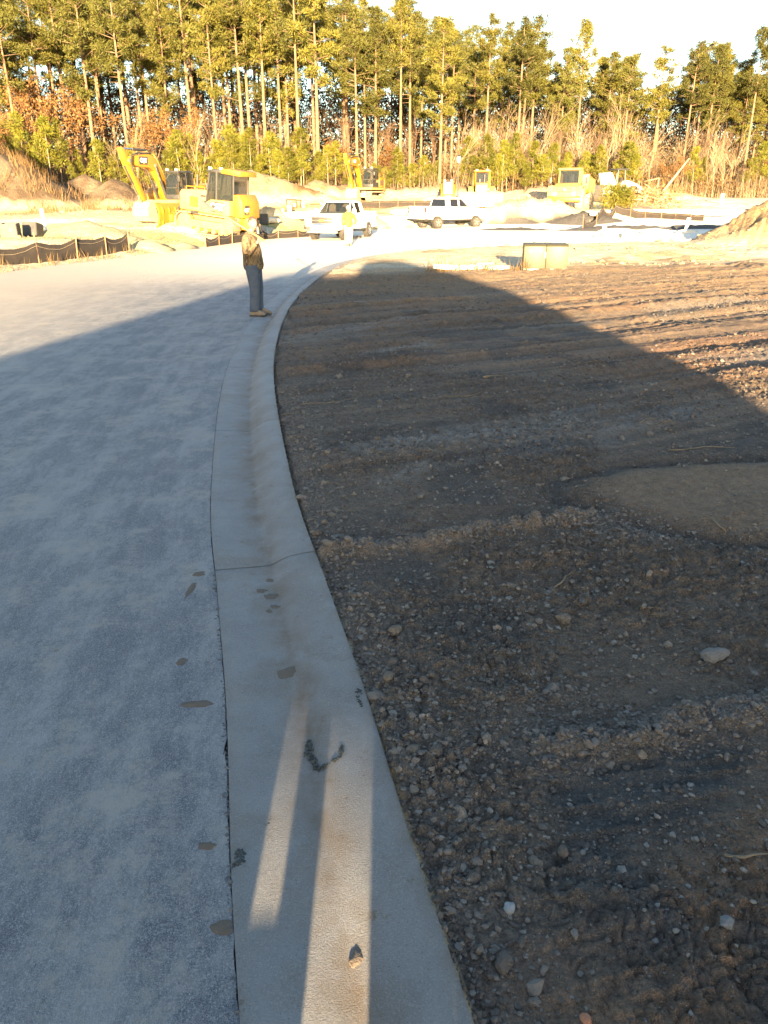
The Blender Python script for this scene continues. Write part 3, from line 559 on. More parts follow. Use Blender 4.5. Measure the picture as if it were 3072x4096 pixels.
BARE += [(24.2,100.4,9.8,5),(9.2,101.5,6.9,0),(21.0,105.4,8.0,5),(22.1,103.3,8.8,5),(22.5,98.5,9.9,1),(26.9,105.3,8.4,5),(22.3,103.7,10.2,2),(15.5,99.0,7.1,0),(36.2,105.2,9.2,2),(35.2,98.8,6.7,3),(10.7,100.4,8.4,0),(17.3,103.6,7.2,4),(9.3,103.9,9.9,1),(20.8,105.0,10.3,0),(25.9,102.2,8.4,1),(22.9,100.6,7.8,0),(31.5,98.3,6.5,5),(39.5,97.5,7.9,4),(38.4,103.7,7.7,4),(41.0,98.1,7.4,1),(14.4,101.5,7.5,5),(26.6,102.1,7.8,2),(13.1,104.9,9.3,1),(23.4,105.9,8.5,0),(21.9,102.5,10.5,0),(16.1,101.0,9.1,0),(18.9,99.6,8.2,0),(10.1,104.0,7.4,3),(21.1,104.0,8.4,0),(22.7,99.1,6.5,3),(27.1,105.6,8.6,1),(30.4,98.5,6.9,2),(10.3,105.5,7.5,2),(42.5,105.9,8.4,0),(10.6,101.1,7.3,2),(30.7,105.7,9.4,1),(24.6,99.5,6.5,5),(28.1,103.3,10.3,3),(13.8,102.1,7.3,4),(37.6,98.5,7.4,4),(38.5,101.4,10.0,0),(17.7,98.2,7.0,0),(14.8,104.1,7.2,1),(14.8,101.1,8.2,3),(11.8,101.9,8.1,2),(28.0,105.5,10.7,4),(2.7,100.4,8.2,4),(-11.1,102.4,7.0,4),(-16.1,98.4,7.3,5),(-37.4,96.8,8.0,0),(-19.4,101.1,9.9,4),(-43.6,97.9,8.2,2),(-0.9,101.8,7.9,1),(-44.5,100.8,7.8,5),(-23.8,100.7,9.8,0),(-12.4,97.5,9.5,2),(-11.9,100.4,8.3,5),(-3.5,98.7,7.1,0),(-20.6,99.6,9.4,3),(8.3,102.7,9.9,2),(-9.2,99.6,9.5,1),(-38.8,96.4,9.4,5)]
LB = zone_labels([p[:2] for p in YOUNG], 'young bushy pine')
for i, (x, y, h) in enumerate(YOUNG):
    plant_tree('young_pine', x, y, h, YV[i % 6], 5., LB[i], 'tree', 'young pines along the wood edge', wide=rnd.uniform(.9, 1.3))
LB = zone_labels([p[:2] for p in BARE], 'leafless branching tree')
for i, (x, y, h, v) in enumerate(BARE):
    plant_tree('bare_tree', x, y, h, BV[v], 8., LB[i], 'tree', 'leafless trees along the wood edge', wide=rnd.uniform(.8, 1.1))
LB = zone_labels([p[:2] for p in OAKS], 'rust brown leafed oak')
for i, (x, y, h) in enumerate(OAKS):
    plant_tree('oak_tree', x, y, h, OV[i % 3], 7., LB[i], 'tree', 'rust brown oaks', wide=rnd.uniform(.9, 1.2))
# undergrowth: saplings and dry brush nobody could count
mb_v, mb_f = [], []; rg = np.random.default_rng(11)
k = 7000; X = rg.uniform(-72, 74, k); Y = rg.uniform(88.5, 112, k)**1.0
h = rg.uniform(.8, 5.5, k)*(.6+.5*vn(X*.25, Y*.1, 7)); h = np.clip(h, .5, 6); zt = zland(X, Y)[0]
lean = rg.normal(0, .14, (k, 2)); w = .028
A = np.stack([X, Y, zt-.1], 1); Bq = A+np.stack([lean[:, 0]*h, lean[:, 1]*h, h], 1)
a = rg.uniform(0, 6.28, k); wv = np.stack([np.cos(a), np.sin(a), 0*a], 1)*w
S = []
for s_ in range(3):                                        # three-sided stems
    an = a+s_*2.094; S.append(np.stack([np.cos(an), np.sin(an), 0*an], 1)*w)
V = np.stack([A+S[0], A+S[1], A+S[2], Bq], 1).reshape(-1, 3); o = np.arange(k)*4
F = np.concatenate([np.stack([o, o+1, o+3], 1), np.stack([o+1, o+2, o+3], 1), np.stack([o+2, o, o+3], 1)])
tag(link('sapling_stems', np_mesh('sapling_stems', V, F, M_TWIG)), 'thin bare sapling stems crowding the foot of the wood', 'undergrowth', None, 'stuff')
k = 15000; X = rg.uniform(-76, 78, k); Y = rg.uniform(90, 118, k); zt = zland(X, Y)[0]
hb = rg.uniform(0, 1, k)**1.3*(2.2+3.2*np.clip(vn(X*.18, Y*.12, 17)+.35, 0, 1.2))
V, F = blades(np.stack([X, Y, zt+hb], 1), 7, .5, .34, .07, rg, .2)
tag(link('dry_undergrowth', np_mesh('dry_undergrowth', V, F, M_BRUSH, False)), 'rusty dry brush under the trees', 'undergrowth', None, 'stuff')
k = 26000; X = rg.uniform(-112, 114, k); Y = rg.uniform(114, 150, k); hb = rg.uniform(0, 1, k)**1.15*14
V, F = blades(np.stack([X, Y, 3.+hb], 1), 9, .9, .65, .2, rg, .3)
tag(link('distant_brush', np_mesh('distant_brush', V, F, leaf_mat('dark_brush', (.075, .048, .028), (.11, .065, .03), .1), False)), 'dark brown brush filling the wood between the trunks', 'undergrowth', None, 'stuff')
k = 7000; X = rg.uniform(-110, 112, k); Y = rg.uniform(128, 152, k); zt = 3.2; hb = rg.uniform(0, 13, k)
V, F = blades(np.stack([X, Y, zt+hb], 1), 10, 1.0, .5, .22, rg, .2)
tag(link('distant_wood', np_mesh('distant_wood', V, F, M_NEED[1], False)), 'dark far part of the wood seen between the trunks', 'wood', None, 'stuff')
# ------------------------------------------------------------------ vehicle materials
YEL = pm('machine_yellow', (.31, .142, .006), (.26, .118, .012), 3, .5, bstr=.1)
YELD = pm('dusty_yellow', (.33, .21, .048), (.28, .19, .07), 2.5, .7)
BLK = pm('black_paint', (.018, .018, .018), (.035, .032, .028), 5, .5)
STEEL = pm('worn_steel', (.30, .27, .22), (.20, .17, .13), 5, .45, .6)
DUSTY = pm('dusty_steel', (.30, .24, .16), (.22, .17, .11), 4, .75)
CHROME = pm('chrome', (.75, .75, .75), (.6, .6, .6), 5, .15, 1.)
RUB = pm('tyre_rubber', (.020, .018, .016), (.042, .036, .028), 7, .85, bstr=.3)
WHT = pm('white_car_paint', (.80, .80, .79), (.74, .73, .71), 1.5, .25)
WHTM = pm('white_machine_paint', (.72, .70, .66), (.6, .57, .5), 3, .5)
GREYP = pm('grey_plastic', (.10, .10, .10), (.15, .14, .125), 6, .7)
SEAT = pm('seat_cloth', (.30, .25, .18), (.24, .2, .15), 9, .9)
GLS = glass_mat('vehicle_glass', (.018, .022, .022), .04, .45); GLD = glass_mat('dark_glass', (.012, .012, .014), .04, .9)
LGT = pm('lamp_lens', (.8, .8, .76), (.7, .7, .66), 9, .15); RED = pm('red_lens', (.35, .02, .015), (.25, .02, .015), 9, .25)
GOLD = pm('gold_badge', (.62, .42, .09), (.5, .33, .07), 9, .3, .6); LETW = pm('white_letters', (.85, .85, .82), (.8, .8, .78), 9, .5)
LETY = pm('yellow_triangle', (.75, .45, .03), None, 9, .5)

def text_mesh(txt, size, mat, depth=.006):
    cu = bpy.data.curves.new('letters', 'FONT'); cu.body = txt; cu.size = size; cu.extrude = depth; cu.offset = size*.035; cu.align_x = 'CENTER'; cu.align_y = 'CENTER'; cu.space_character = .92
    o = bpy.data.objects.new('letters', cu); COL.objects.link(o); dg = bpy.context.evaluated_depsgraph_get()
    me = bpy.data.meshes.new_from_object(o.evaluated_get(dg)); bpy.data.objects.remove(o); me.materials.clear(); me.materials.append(mat); me.name = 'lettering'; return me
CAT_ME = text_mesh('CAT', .42, LETW)
def logo(parent, loc, rot, w=.72, h=.5, s=1.):
    """dark plate with the maker's letters, as on the machines"""
    p = MB().prism([(-w*.5, -h*.5), (w*.42, -h*.5), (w*.5, h*.15), (w*.5, h*.5), (-w*.42, h*.5), (-w*.5, h*.1)], -.008, .008, ax='z').build('badge_plate', BLK, parent)
    p.location = loc; p.rotation_euler = rot
    t = link('lettering', CAT_ME, p); t.location = (0, .0, .012); t.scale = (s*h/.5,)*3
    y = MB().prism([(-.07*s, -h*.36), (.07*s, -h*.36), (0, -h*.12)], .018, .024, ax='z').build('triangle_mark', LETY, p)
    return p
def wheel_mesh(r, w, rimr, spokes=6, lug=0):
    t = MB(); t.lathe([(rimr, -w*.42), (rimr+.02, -w*.5), (r*.9, -w*.5), (r*.985, -w*.36), (r, -w*.2), (r, w*.2), (r*.985, w*.36), (r*.9, w*.5), (rimr+.02, w*.5), (rimr, w*.42)], 28, ax='y')
    for k in range(lug):
        a = 2*math.pi*k/lug
        for sd in (-1, 1): t.box((math.cos(a+sd*.06)*(r+.002), sd*w*.25, math.sin(a+sd*.06)*(r+.002)), (w*.16, w*.42, .04), (0, -a+math.pi/2, 0))
    m = MB(); m.lathe([(.02, -w*.30), (rimr*.98, -w*.34), (rimr, -w*.46), (rimr*.93, -w*.46), (rimr*.86, -w*.22), (rimr*.86, w*.22), (rimr*.93, w*.46), (rimr, w*.46), (rimr*.98, w*.34), (.02, w*.30)], 22, ax='y')
    for k in range(spokes):
        a = 2*math.pi*k/spokes
        for sd in (-1, 1): m.box((math.cos(a)*rimr*.5, sd*w*.37, math.sin(a)*rimr*.5), (rimr*.9, .045, rimr*.22), (0, -a, 0))
    m.lathe([(.03, -w*.46), (rimr*.24, -w*.44), (rimr*.24, w*.44), (.03, w*.46)], 12, ax='y')
    return t.mesh('tyre', RUB, smooth=False), m
def add_wheel(parent, tm, rm, loc, rz=0, name='wheel'):
    w = link(name, tm, parent); w.location = loc; w.rotation_euler = (0, rnd.uniform(0, 6), rz); link('rim', rm, w); return w

# ------------------------------------------------------------------ pickup trucks
TYRE, rimm = wheel_mesh(.41, .28, .25, 5, 26); RIM_S = rimm.mesh('rim', CHROME); RIM_B = rimm.mesh('rim', GREYP)
def pickup(loc, yaw, label, rim, gold, lift=0.):
    e = empty('pickup_truck', loc, yaw, label, 'pickup truck', 'white pickup trucks on the road')
    fx, rx, zr = 1.92, -1.75, .41; L = lift
    def arch(cx, r, z0): return [(cx+r*math.cos(a), zr+L+r*math.sin(a)) for a in np.linspace(math.asin((z0-zr-L)/r), math.pi-math.asin((z0-zr-L)/r), 9)][::-1]
    z0 = .52+L
    prof = [(-2.95, z0+.08)]+arch(rx, .53, z0)+arch(fx, .53, z0)+[(2.72, z0+.02), (2.86, .72+L), (2.88, 1.10+L), (2.78, 1.19+L), (1.75, 1.29+L), (1.32, 1.33+L), (-1.05, 1.36+L), (-1.06, 1.02+L), (-2.95, 1.02+L)]
    MB().prism(prof, -.99, .99).build('body', WHT, e, .035)
    for s in (-1, 1):
        MB().prism([(-2.95, 1.0+L), (-1.07, 1.0+L), (-1.07, 1.38+L), (-2.95, 1.40+L)], s*.90, s*.99).build('bed_side', WHT, e, .02)
        MB().prism([(x_, z_) for x_, z_ in [(1.30, 1.36+L), (.55, 1.80+L), (.50, 1.40+L)]], s*.88, s*.90)
    MB().box((-2.92, 0, 1.19+L), (.07, 1.78, .40)).build('tailgate', WHT, e, .015)
    # greenhouse: roof, pillars and panes
    g = MB(); rf = [(-.92, 1.90+L), (.38, 1.93+L), (.55, 1.90+L)]
    MB().prism([(-.98, 1.87+L), (-.85, 1.93+L), (-.2, 1.97+L), (.3, 1.96+L), (.62, 1.87+L)], -.74, .74).build('roof', WHT, e, .03)
    def quad(P, name, mat, th=.02):
        n = (Vector(P[1])-Vector(P[0])).cross(Vector(P[-1])-Vector(P[0])).normalized()*th
        V = [Vector(p)-n for p in P]+[Vector(p)+n for p in P]; k = len(P)
        return MB().add(V, [tuple(range(k))[::-1], tuple(range(k, 2*k))]+[(i, (i+1) % k, (i+1) % k+k, i+k) for i in range(k)]).build(name, mat, e)
    zb, zt = 1.33+L, 1.88+L
    quad([(1.30, -.84, zb), (1.30, .84, zb), (.60, .70, zt), (.60, -.70, zt)], 'windscreen', GLS, .008)
    quad([(-1.03, .84, zb+.04), (-1.03, -.84, zb+.04), (-.94, -.70, zt), (-.94, .70, zt)], 'rear_window', GLD, .008)
    for s in (-1, 1):
        y0, y1 = s*.90, s*.735
        def side(xa_, xb_, xc, xd, name, mat, th=.01): return quad([(xa_, y0, zb), (xb_, y0, zb), (xc, y1, zt), (xd, y1, zt)], name, mat, th)
        side(1.14, .26, .26, .50, 'side_window', GLS if gold else GLD); side(.16, -.62, -.62, .16, 'side_window', GLD)
        side(1.36, 1.16, .52, .64, 'pillar', WHT, .025); side(.26, .14, .14, .26, 'pillar', WHT, .022); side(-.60, -1.06, -.97, -.60, 'pillar', WHT, .025)
        mrr = MB().box((1.02, s*1.12, 1.43+L), (.12, .24, .26), (0, 0, 0), (.8, .85)).build('mirror', WHT, e, .03)
        MB().box((1.04, s*.95, 1.38+L), (.06, .2, .05)).build('arm', BLK, mrr)
        for x in (.08, -.72): MB().box((x, s*1.0, 1.16+L), (.2, .03, .035)).build('door_handle', CHROME if gold else WHT, e, .01)
        MB().box((.25, s*1.0, .80+L), (2.6, .025, .05)).build('side_moulding', WHT, e)
        for x in (1.36, .20, -.68): MB().box((x, s*.9915, .98+L), (.012, .006, .72)).build('door_seam', GREYP, e)
        MB().tube([(1.3, s*.98, .47+L), (-1.0, s*.98, .47+L)], .05, 8).build('side_step', BLK, e)
        MB().box((2.80, s*.80, 1.02+L), (.16, .36, .30), None, (.7, .95)).build('headlight', LGT, e, .02)
        MB().box((-2.94, s*.94, 1.15+L), (.08, .14, .38)).build('tail_light', RED, e, .015)
        MB().lathe([(.05, 0), (.09, .03), (.08, .05), (.02, .05)], 12, (2.93, s*.72, .60+L), 'x').build('fog_lamp', LGT, e)
        for c in (fx, rx): add_wheel(e, TYRE, rim, (c, s*.86, zr))
        MB().box((rx-.52, s*.86, .52+L*.5), (.02, .3, .3)).build('mud_flap', BLK, e)
    MB().box((2.87, 0, 1.0+L), (.06, 1.22, .36)).build('grille', BLK, e, .01)
    for z in (.84, 1.0, 1.17): MB().box((2.905, 0, z+L), (.03, 1.28, .045)).build('grille_bar', CHROME if gold else BLK, e, .008)
    bt = MB().prism([(-.17, -.03), (-.14, .04), (-.065, .04), (-.055, .07), (.065, .07), (.075, .04), (.17, .04), (.14, -.03), (.065, -.03), (.055, -.06), (-.065, -.06), (-.075, -.03)], 2.915, 2.945, ax='x').build('badge', GOLD, e)
    bt.location = (0, 0, 1.0+L)
    bm_ = MB().prism([(-1.0, .50), (1.0, .50), (1.02, .78), (.6, .82), (-.6, .82), (-1.02, .78)], 2.84, 3.0, ax='x'); fb = bm_.build('front_bumper', CHROME if gold else WHT, e, .03); fb.location.z = L
    MB().box((3.0, 0, .58+L), (.02, 1.3, .16)).build('air_intake', GREYP, e); MB().box((3.012, 0, .70+L), (.012, .32, .16)).build('number_plate', GREYP if gold else LETW, e)
    MB().box((2.86, 0, .43+L), (.16, 1.8, .12), None, (.9, .95)).build('air_dam', GREYP, e, .02)
    rb = MB().box((-3.02, 0, .66+L), (.16, 1.92, .20)).build('rear_bumper', CHROME if gold else WHT, e, .03)
    MB().box((-3.02, 0, .52+L), (.3, .12, .12)).build('tow_hitch', BLK, e)
    MB().box((0, 0, .50+L*.6), (5.0, .9, .16)).build('chassis', BLK, e)
    for x in (fx, rx): MB().cyl((x, -.8, zr), (x, .8, zr), .06, 8).build('axle', BLK, e)
    for s in (-1, 1):
        st = MB().box((.42, s*.40, 1.45+L), (.14, .46, .62), (0, -.15, 0), (.9, .85)).build('seat', SEAT, e, .04)
        MB().box((.36, s*.40, 1.74+L), (.1, .26, .16)).build('headrest', SEAT, st, .03)
    MB().box((1.02, 0, 1.36+L), (.34, 1.6, .12)).build('dashboard', GREYP, e, .03)
    sw = MB().lathe([(.17, -.012), (.19, 0), (.17, .012)], 16, ax='x').build('steering_wheel', BLK, e); sw.location = (.84, .38, 1.5+L); sw.rotation_euler = (0, -.4, 0)
    return e
pickup((-2.35, 46.2, .01), math.atan2(-.945, -.325), 'white pickup with gold badge and chrome grille, parked facing the viewer', RIM_S, True)
pickup((4.75, 60.6, .08), R(36), 'white crew cab pickup with dark wheels, seen from its rear quarter', RIM_B, False, .10)

# ------------------------------------------------------------------ tracked undercarriage
BELT = pm('track_steel', (.10, .075, .048), (.20, .155, .10), 3, .8)
def track(parent, y, L, H, w, shoes=True, z0=0, slope=0., mat=None):
    """belt with shoes, frame, sprocket, idler and rollers; runs along X, centred on x=0"""
    r = H/2; mat = mat or DUSTY; c = L/2-r; root = None
    pts = []; per = 4*c+2*math.pi*r; n = int(per/.19)
    belt = MB()
    def P(s):
        s %= per
        if s < 2*c: return (-c+s, r*2, 0)
        s -= 2*c
        if s < math.pi*r: a = s/r; return (c+r*math.sin(a), r+r*math.cos(a), a)
        s -= math.pi*r
        if s < 2*c: return (c-s, 0, math.pi)
        s -= 2*c; a = s/r; return (-c-r*math.sin(a), r-r*math.cos(a), math.pi+a)
    prof = [P(per*k/64)[:2] for k in range(64)]
    for k in range(64):
        pass
    V = []; 
    for k in range(64):
        x, z, a = P(per*k/64)
        for dr in (0, -.06):
            for sy in (-1, 1): V.append((x+math.sin(a)*dr, y+sy*w*.5, z0+z+math.cos(a)*dr))
    F = []
    for k in range(64):
        a, b = 4*k, 4*((k+1) % 64); F += [(a, a+1, b+1, b), (a+2, b+2, b+3, a+3), (a, b, b+2, a+2), (a+1, a+3, b+3, b+1)]
    belt.add(V, F); b = belt.build('track', BELT, parent)
    sh = MB()
    for k in range(n):
        x, z, a = P(per*(k+.5)/n); sh.box((x+math.sin(a)*.018, y, z0+z+math.cos(a)*.018), (.025, w*.99, .05), (0, a, 0))
    sh.build('grousers', mat, b)
    f = MB().box((0, y, z0+r*.95), (2*c, w*.5, r*.7)).build('track_frame', mat, parent, .02)
    s1 = MB().lathe([(.05, -w*.3), (r*.86, -w*.22), (r*.86, w*.22), (.05, w*.3)], 20, (-c, y, z0+r), 'y').build('sprocket', mat, parent)
    s2 = MB().lathe([(.05, -w*.3), (r*.84, -w*.2), (r*.84, w*.2), (.05, w*.3)], 20, (c, y, z0+r), 'y').build('idler', mat, parent)
    for k in range(5): MB().lathe([(.03, -w*.28), (.13, -w*.26), (.13, w*.26), (.03, w*.28)], 12, (-c+.35+k*(2*c-.7)/4, y, z0+.20), 'y').build('track_roller', mat, parent)
def ram(parent, p0, p1, r, f=.55, m0=None):
    p0, p1 = Vector(p0), Vector(p1); q = p0.lerp(p1, f)
    c = MB().cyl(p0, q, r, 10).build('hydraulic_ram', m0 or BLK, parent, smooth=False); MB().cyl(q, p1, r*.55, 8).build('rod', CHROME, c); return c
def pane(parent, P, name='window_pane', mat=None, th=.008):
    n = (Vector(P[1])-Vector(P[0])).cross(Vector(P[-1])-Vector(P[0])).normalized()*th; k = len(P)
    V = [Vector(p)-n for p in P]+[Vector(p)+n for p in P]
    return MB().add(V, [tuple(range(k))[::-1], tuple(range(k, 2*k))]+[(i, (i+1) % k, (i+1) % k+k, i+k) for i in range(k)]).build(name, mat or GLS, parent)
def bars(parent, segs, r, mat, name):
    m = MB()
    for a, b in segs: m.tube([a, b], r, 4)
    return m.build(name, mat, parent)

# ------------------------------------------------------------------ excavators
def excavator(loc, yaw, label, tilt=0., s=1.):
    e = empty('excavator', loc, 0, label, 'excavator', 'yellow excavators', (0, tilt, yaw)); e.scale = (s, s, s)
    for y in (-1.25, 1.25): track(e, y, 4.2, .92, .62, mat=DUSTY)
    MB().box((0, 0, .62), (1.9, 2.0, .42)).build('carbody', DUSTY, e, .04); MB().cyl((0, 0, .8), (0, 0, 1.12), .72, 20).build('turntable', BLK, e)
    MB().prism([(-2.55, 1.10), (1.35, 1.10), (1.45, 1.32), (-2.6, 1.32)], -1.38, 1.38).build('platform', YELD, e, .03)
    # engine housing, counterweight
    h = MB().prism([(-2.2, 1.325), (-.75, 1.325), (-.75, 2.15), (-.95, 2.28), (-2.2, 2.28)], -1.34, 1.36).build('engine_housing', YEL, e, .05)
    for k in range(5): MB().box((-1.95+k*.22, 1.365, 1.8), (.14, .012, .5)).build('vent_slot', BLK, h)
    cw = MB().prism([(x*1.0, y) for x, y in [(-1.38, -2.2), (1.38, -2.2), (1.30, -2.75), (.9, -2.98), (-.9, -2.98), (-1.30, -2.75)]], 1.02, 2.22, ax='z'); 
    cw.v = [(v[1], v[0], v[2]) for v in cw.v]; cw.build('counterweight', YEL, e, .08)
    MB().prism([(-.70, 1.325), (.9, 1.325), (.9, 1.7), (.5, 2.05), (-.70, 2.1)], -1.36, -.42).build('tank', YEL, e, .04)
    MB().cyl((-1.9, -.5, 2.28), (-1.9, -.5, 2.75), .07, 10).build('exhaust', BLK, e)
    bars(e, [((-.7, -1.3, 2.1), (-.7, -1.3, 2.6)), ((.45, -1.3, 2.05), (.45, -1.3, 2.6)), ((-.7, -1.3, 2.6), (.45, -1.3, 2.6))], .022, YEL, 'handrail')
    bars(e, [((-2.1, 1.3, 2.28), (-2.1, 1.3, 2.62)), ((-.8, 1.3, 2.28), (-.8, 1.3, 2.62)), ((-2.1, 1.3, 2.62), (-.8, 1.3, 2.62))], .022, YEL, 'handrail')
    # cab
    x0, x1, y0, y1, z0, z1 = -.62, 1.12, .36, 1.36, 1.325, 3.05
    c = MB().box(((x0+x1)/2, (y0+y1)/2, z0+.16), (x1-x0, y1-y0, .32)).build('cab', BLK, e, .02)
    MB().prism([(x0, z1-.10), (x1-.12, z1-.10), (x1-.16, z1+.02), (x0+.1, z1+.03)], y0, y1).build('cab_roof', BLK, c, .03)
    xt = x1-.10
    for (xa_, xb_) in ((x0+.04, x0+.04), (x1-.03, xt-.04), (.18, .18)):
        for y in (y0+.035, y1-.035): MB().tube([(xa_, y, z0+.3), (xb_, y, z1-.08)], .045, 5).build('pillar', BLK, c)
    pane(c, [(x1, y0+.06, z0+.75), (x1, y1-.06, z0+.75), (xt, y1-.06, z1-.13), (xt, y0+.06, z1-.13)], 'windscreen')
    pane(c, [(x1+.01, y0+.06, z0+.32), (x1+.01, y1-.06, z0+.32), (x1, y1-.06, z0+.70), (x1, y0+.06, z0+.70)], 'lower_windscreen')
    MB().box((x1, (y0+y1)/2, z0+.725), (.05, .9, .05)).build('screen_bar', BLK, c)
    for y in (y0+.01, y1-.01):
        pane(c, [(.24, y, z0+.5), (x1-.08, y, z0+.5), (xt-.08, y, z1-.14), (.24, y, z1-.14)], 'side_window'); pane(c, [(x0+.1, y, z0+.7), (.12, y, z0+.7), (.12, y, z1-.14), (x0+.1, y, z1-.14)], 'side_window')
        MB().box((.25, y, z0+.4), (1.6, .03, .2)).build('door_panel', BLK, c)
    pane(c, [(x0+.02, y0+.1, z0+.8), (x0+.02, y1-.1, z0+.8), (x0+.02, y1-.1, z1-.14), (x0+.02, y0+.1, z1-.14)], 'rear_window')
    st = MB().box((.05, .86, 1.95), (.5, .5, .12)).build('seat', SEAT, c, .03); MB().box((-.2, .86, 2.32), (.14, .48, .72), (0, -.1, 0)).build('backrest', SEAT, st, .04)
    MB().box((.72, 1.0, 1.95), (.12, .12, .6)).build('console', YEL, c)
    for y in (y0+.15, y1-.15): MB().box((x1-.16, y, z1+.08), (.08, .14, .1)).build('work_light', LGT, c)
    bars(c, [((x1-.05, y1+.0, z0+1.3), (x1+.18, y1+.18, z0+1.35))], .018, BLK, 'mirror_arm'); MB().box((x1+.2, y1+.2, z0+1.25), (.05, .2, .34)).build('mirror', BLK, c, .02)
    # boom in the XZ plane
    bp = [(.25, 1.45), (.62, 1.30), (1.25, 2.35), (1.75, 3.02), (2.35, 3.22), (3.2, 3.22), (4.15, 3.34), (4.32, 3.62), (4.12, 3.80), (3.1, 3.92), (2.3, 4.02), (1.55, 3.80), (1.05, 3.10), (.45, 2.0)]
    b = MB().prism(bp, -.27, .17).build('boom', YEL, e, .025)
    for x, z in ((1.72, 3.35), (4.2, 3.56), (.45, 1.55)): MB().cyl((x, -.34, z), (x, .24, z), .10, 12).build('pin', STEEL, b)
    logo(b, (2.85, .176, 3.60), (R(90), 0, R(180)), .86, .46, .9)
    hs_ = MB().tube([(2.1, .2, 4.06), (3.3, .22, 4.02), (4.0, .26, 3.9), (4.25, .32, 3.45), (4.12, .32, 3.0), (3.9, .3, 2.7)], .045, 6).build('hose', BLK, b)
    MB().tube([(.5, .12, 2.1), (1.15, .14, 3.25), (1.7, .14, 3.98), (2.4, .14, 4.12), (3.6, .12, 3.98)], .04, 6).build('hydraulic_pipe', YELD, b)
    for y in (-.42, .30): ram(e, (1.0, y, 1.42), (1.85, y, 3.28), .09, .58)
    # stick folded down and in
    sp_ = [(4.62, 4.30), (4.36, 4.12), (4.02, 3.52), (3.82, 3.20), (2.78, 1.42), (2.92, 1.22), (3.16, 1.28), (4.30, 3.02), (4.62, 3.65), (4.78, 4.22)]
    st = MB().prism(sp_, -.20, .10).build('stick', YEL, e, .02)
    ram(e, (2.25, -.05, 4.22), (4.60, -.05, 4.22), .085, .55)
    ram(e, (4.42, -.05, 3.28), (3.45, -.05, 1.55), .075, .6)
    MB().tube([(3.45, -.05, 1.55), (3.1, -.05, 1.05)], .07, 6).build('bucket_link', STEEL, e); MB().tube([(3.45, -.05, 1.55), (3.0, -.05, 1.6)], .07, 6).build('idler_link', STEEL, e)
    # bucket curled under
    prof = [(2.72, 1.30), (3.12, 1.15), (3.40, .80), (3.42, .40), (3.15, .10), (2.75, .02), (2.40, .12)]
    bk = MB()
    for (p, q) in zip(prof[:-1], prof[1:]): 
        d = (Vector((q[0], 0, q[1]))-Vector((p[0], 0, p[1]))); nn = Vector((-d.z, 0, d.x)).normalized()*.04
        P_ = [(p[0], p[1]), (q[0], q[1]), (q[0]+nn.x, q[1]+nn.z), (p[0]+nn.x, p[1]+nn.z)]; bk.prism(P_, -.62, .58)
    k = bk.build('bucket', DUSTY, e)
    for y in (-.62, .54): MB().prism(prof, y, y+.04).build('bucket_cheek', DUSTY, k)
    for j in range(5): MB().box((2.30, -.52+j*.24, .14), (.26, .09, .06), (0, .35, 0), (.6, .7)).build('tooth', STEEL, k)
    return e

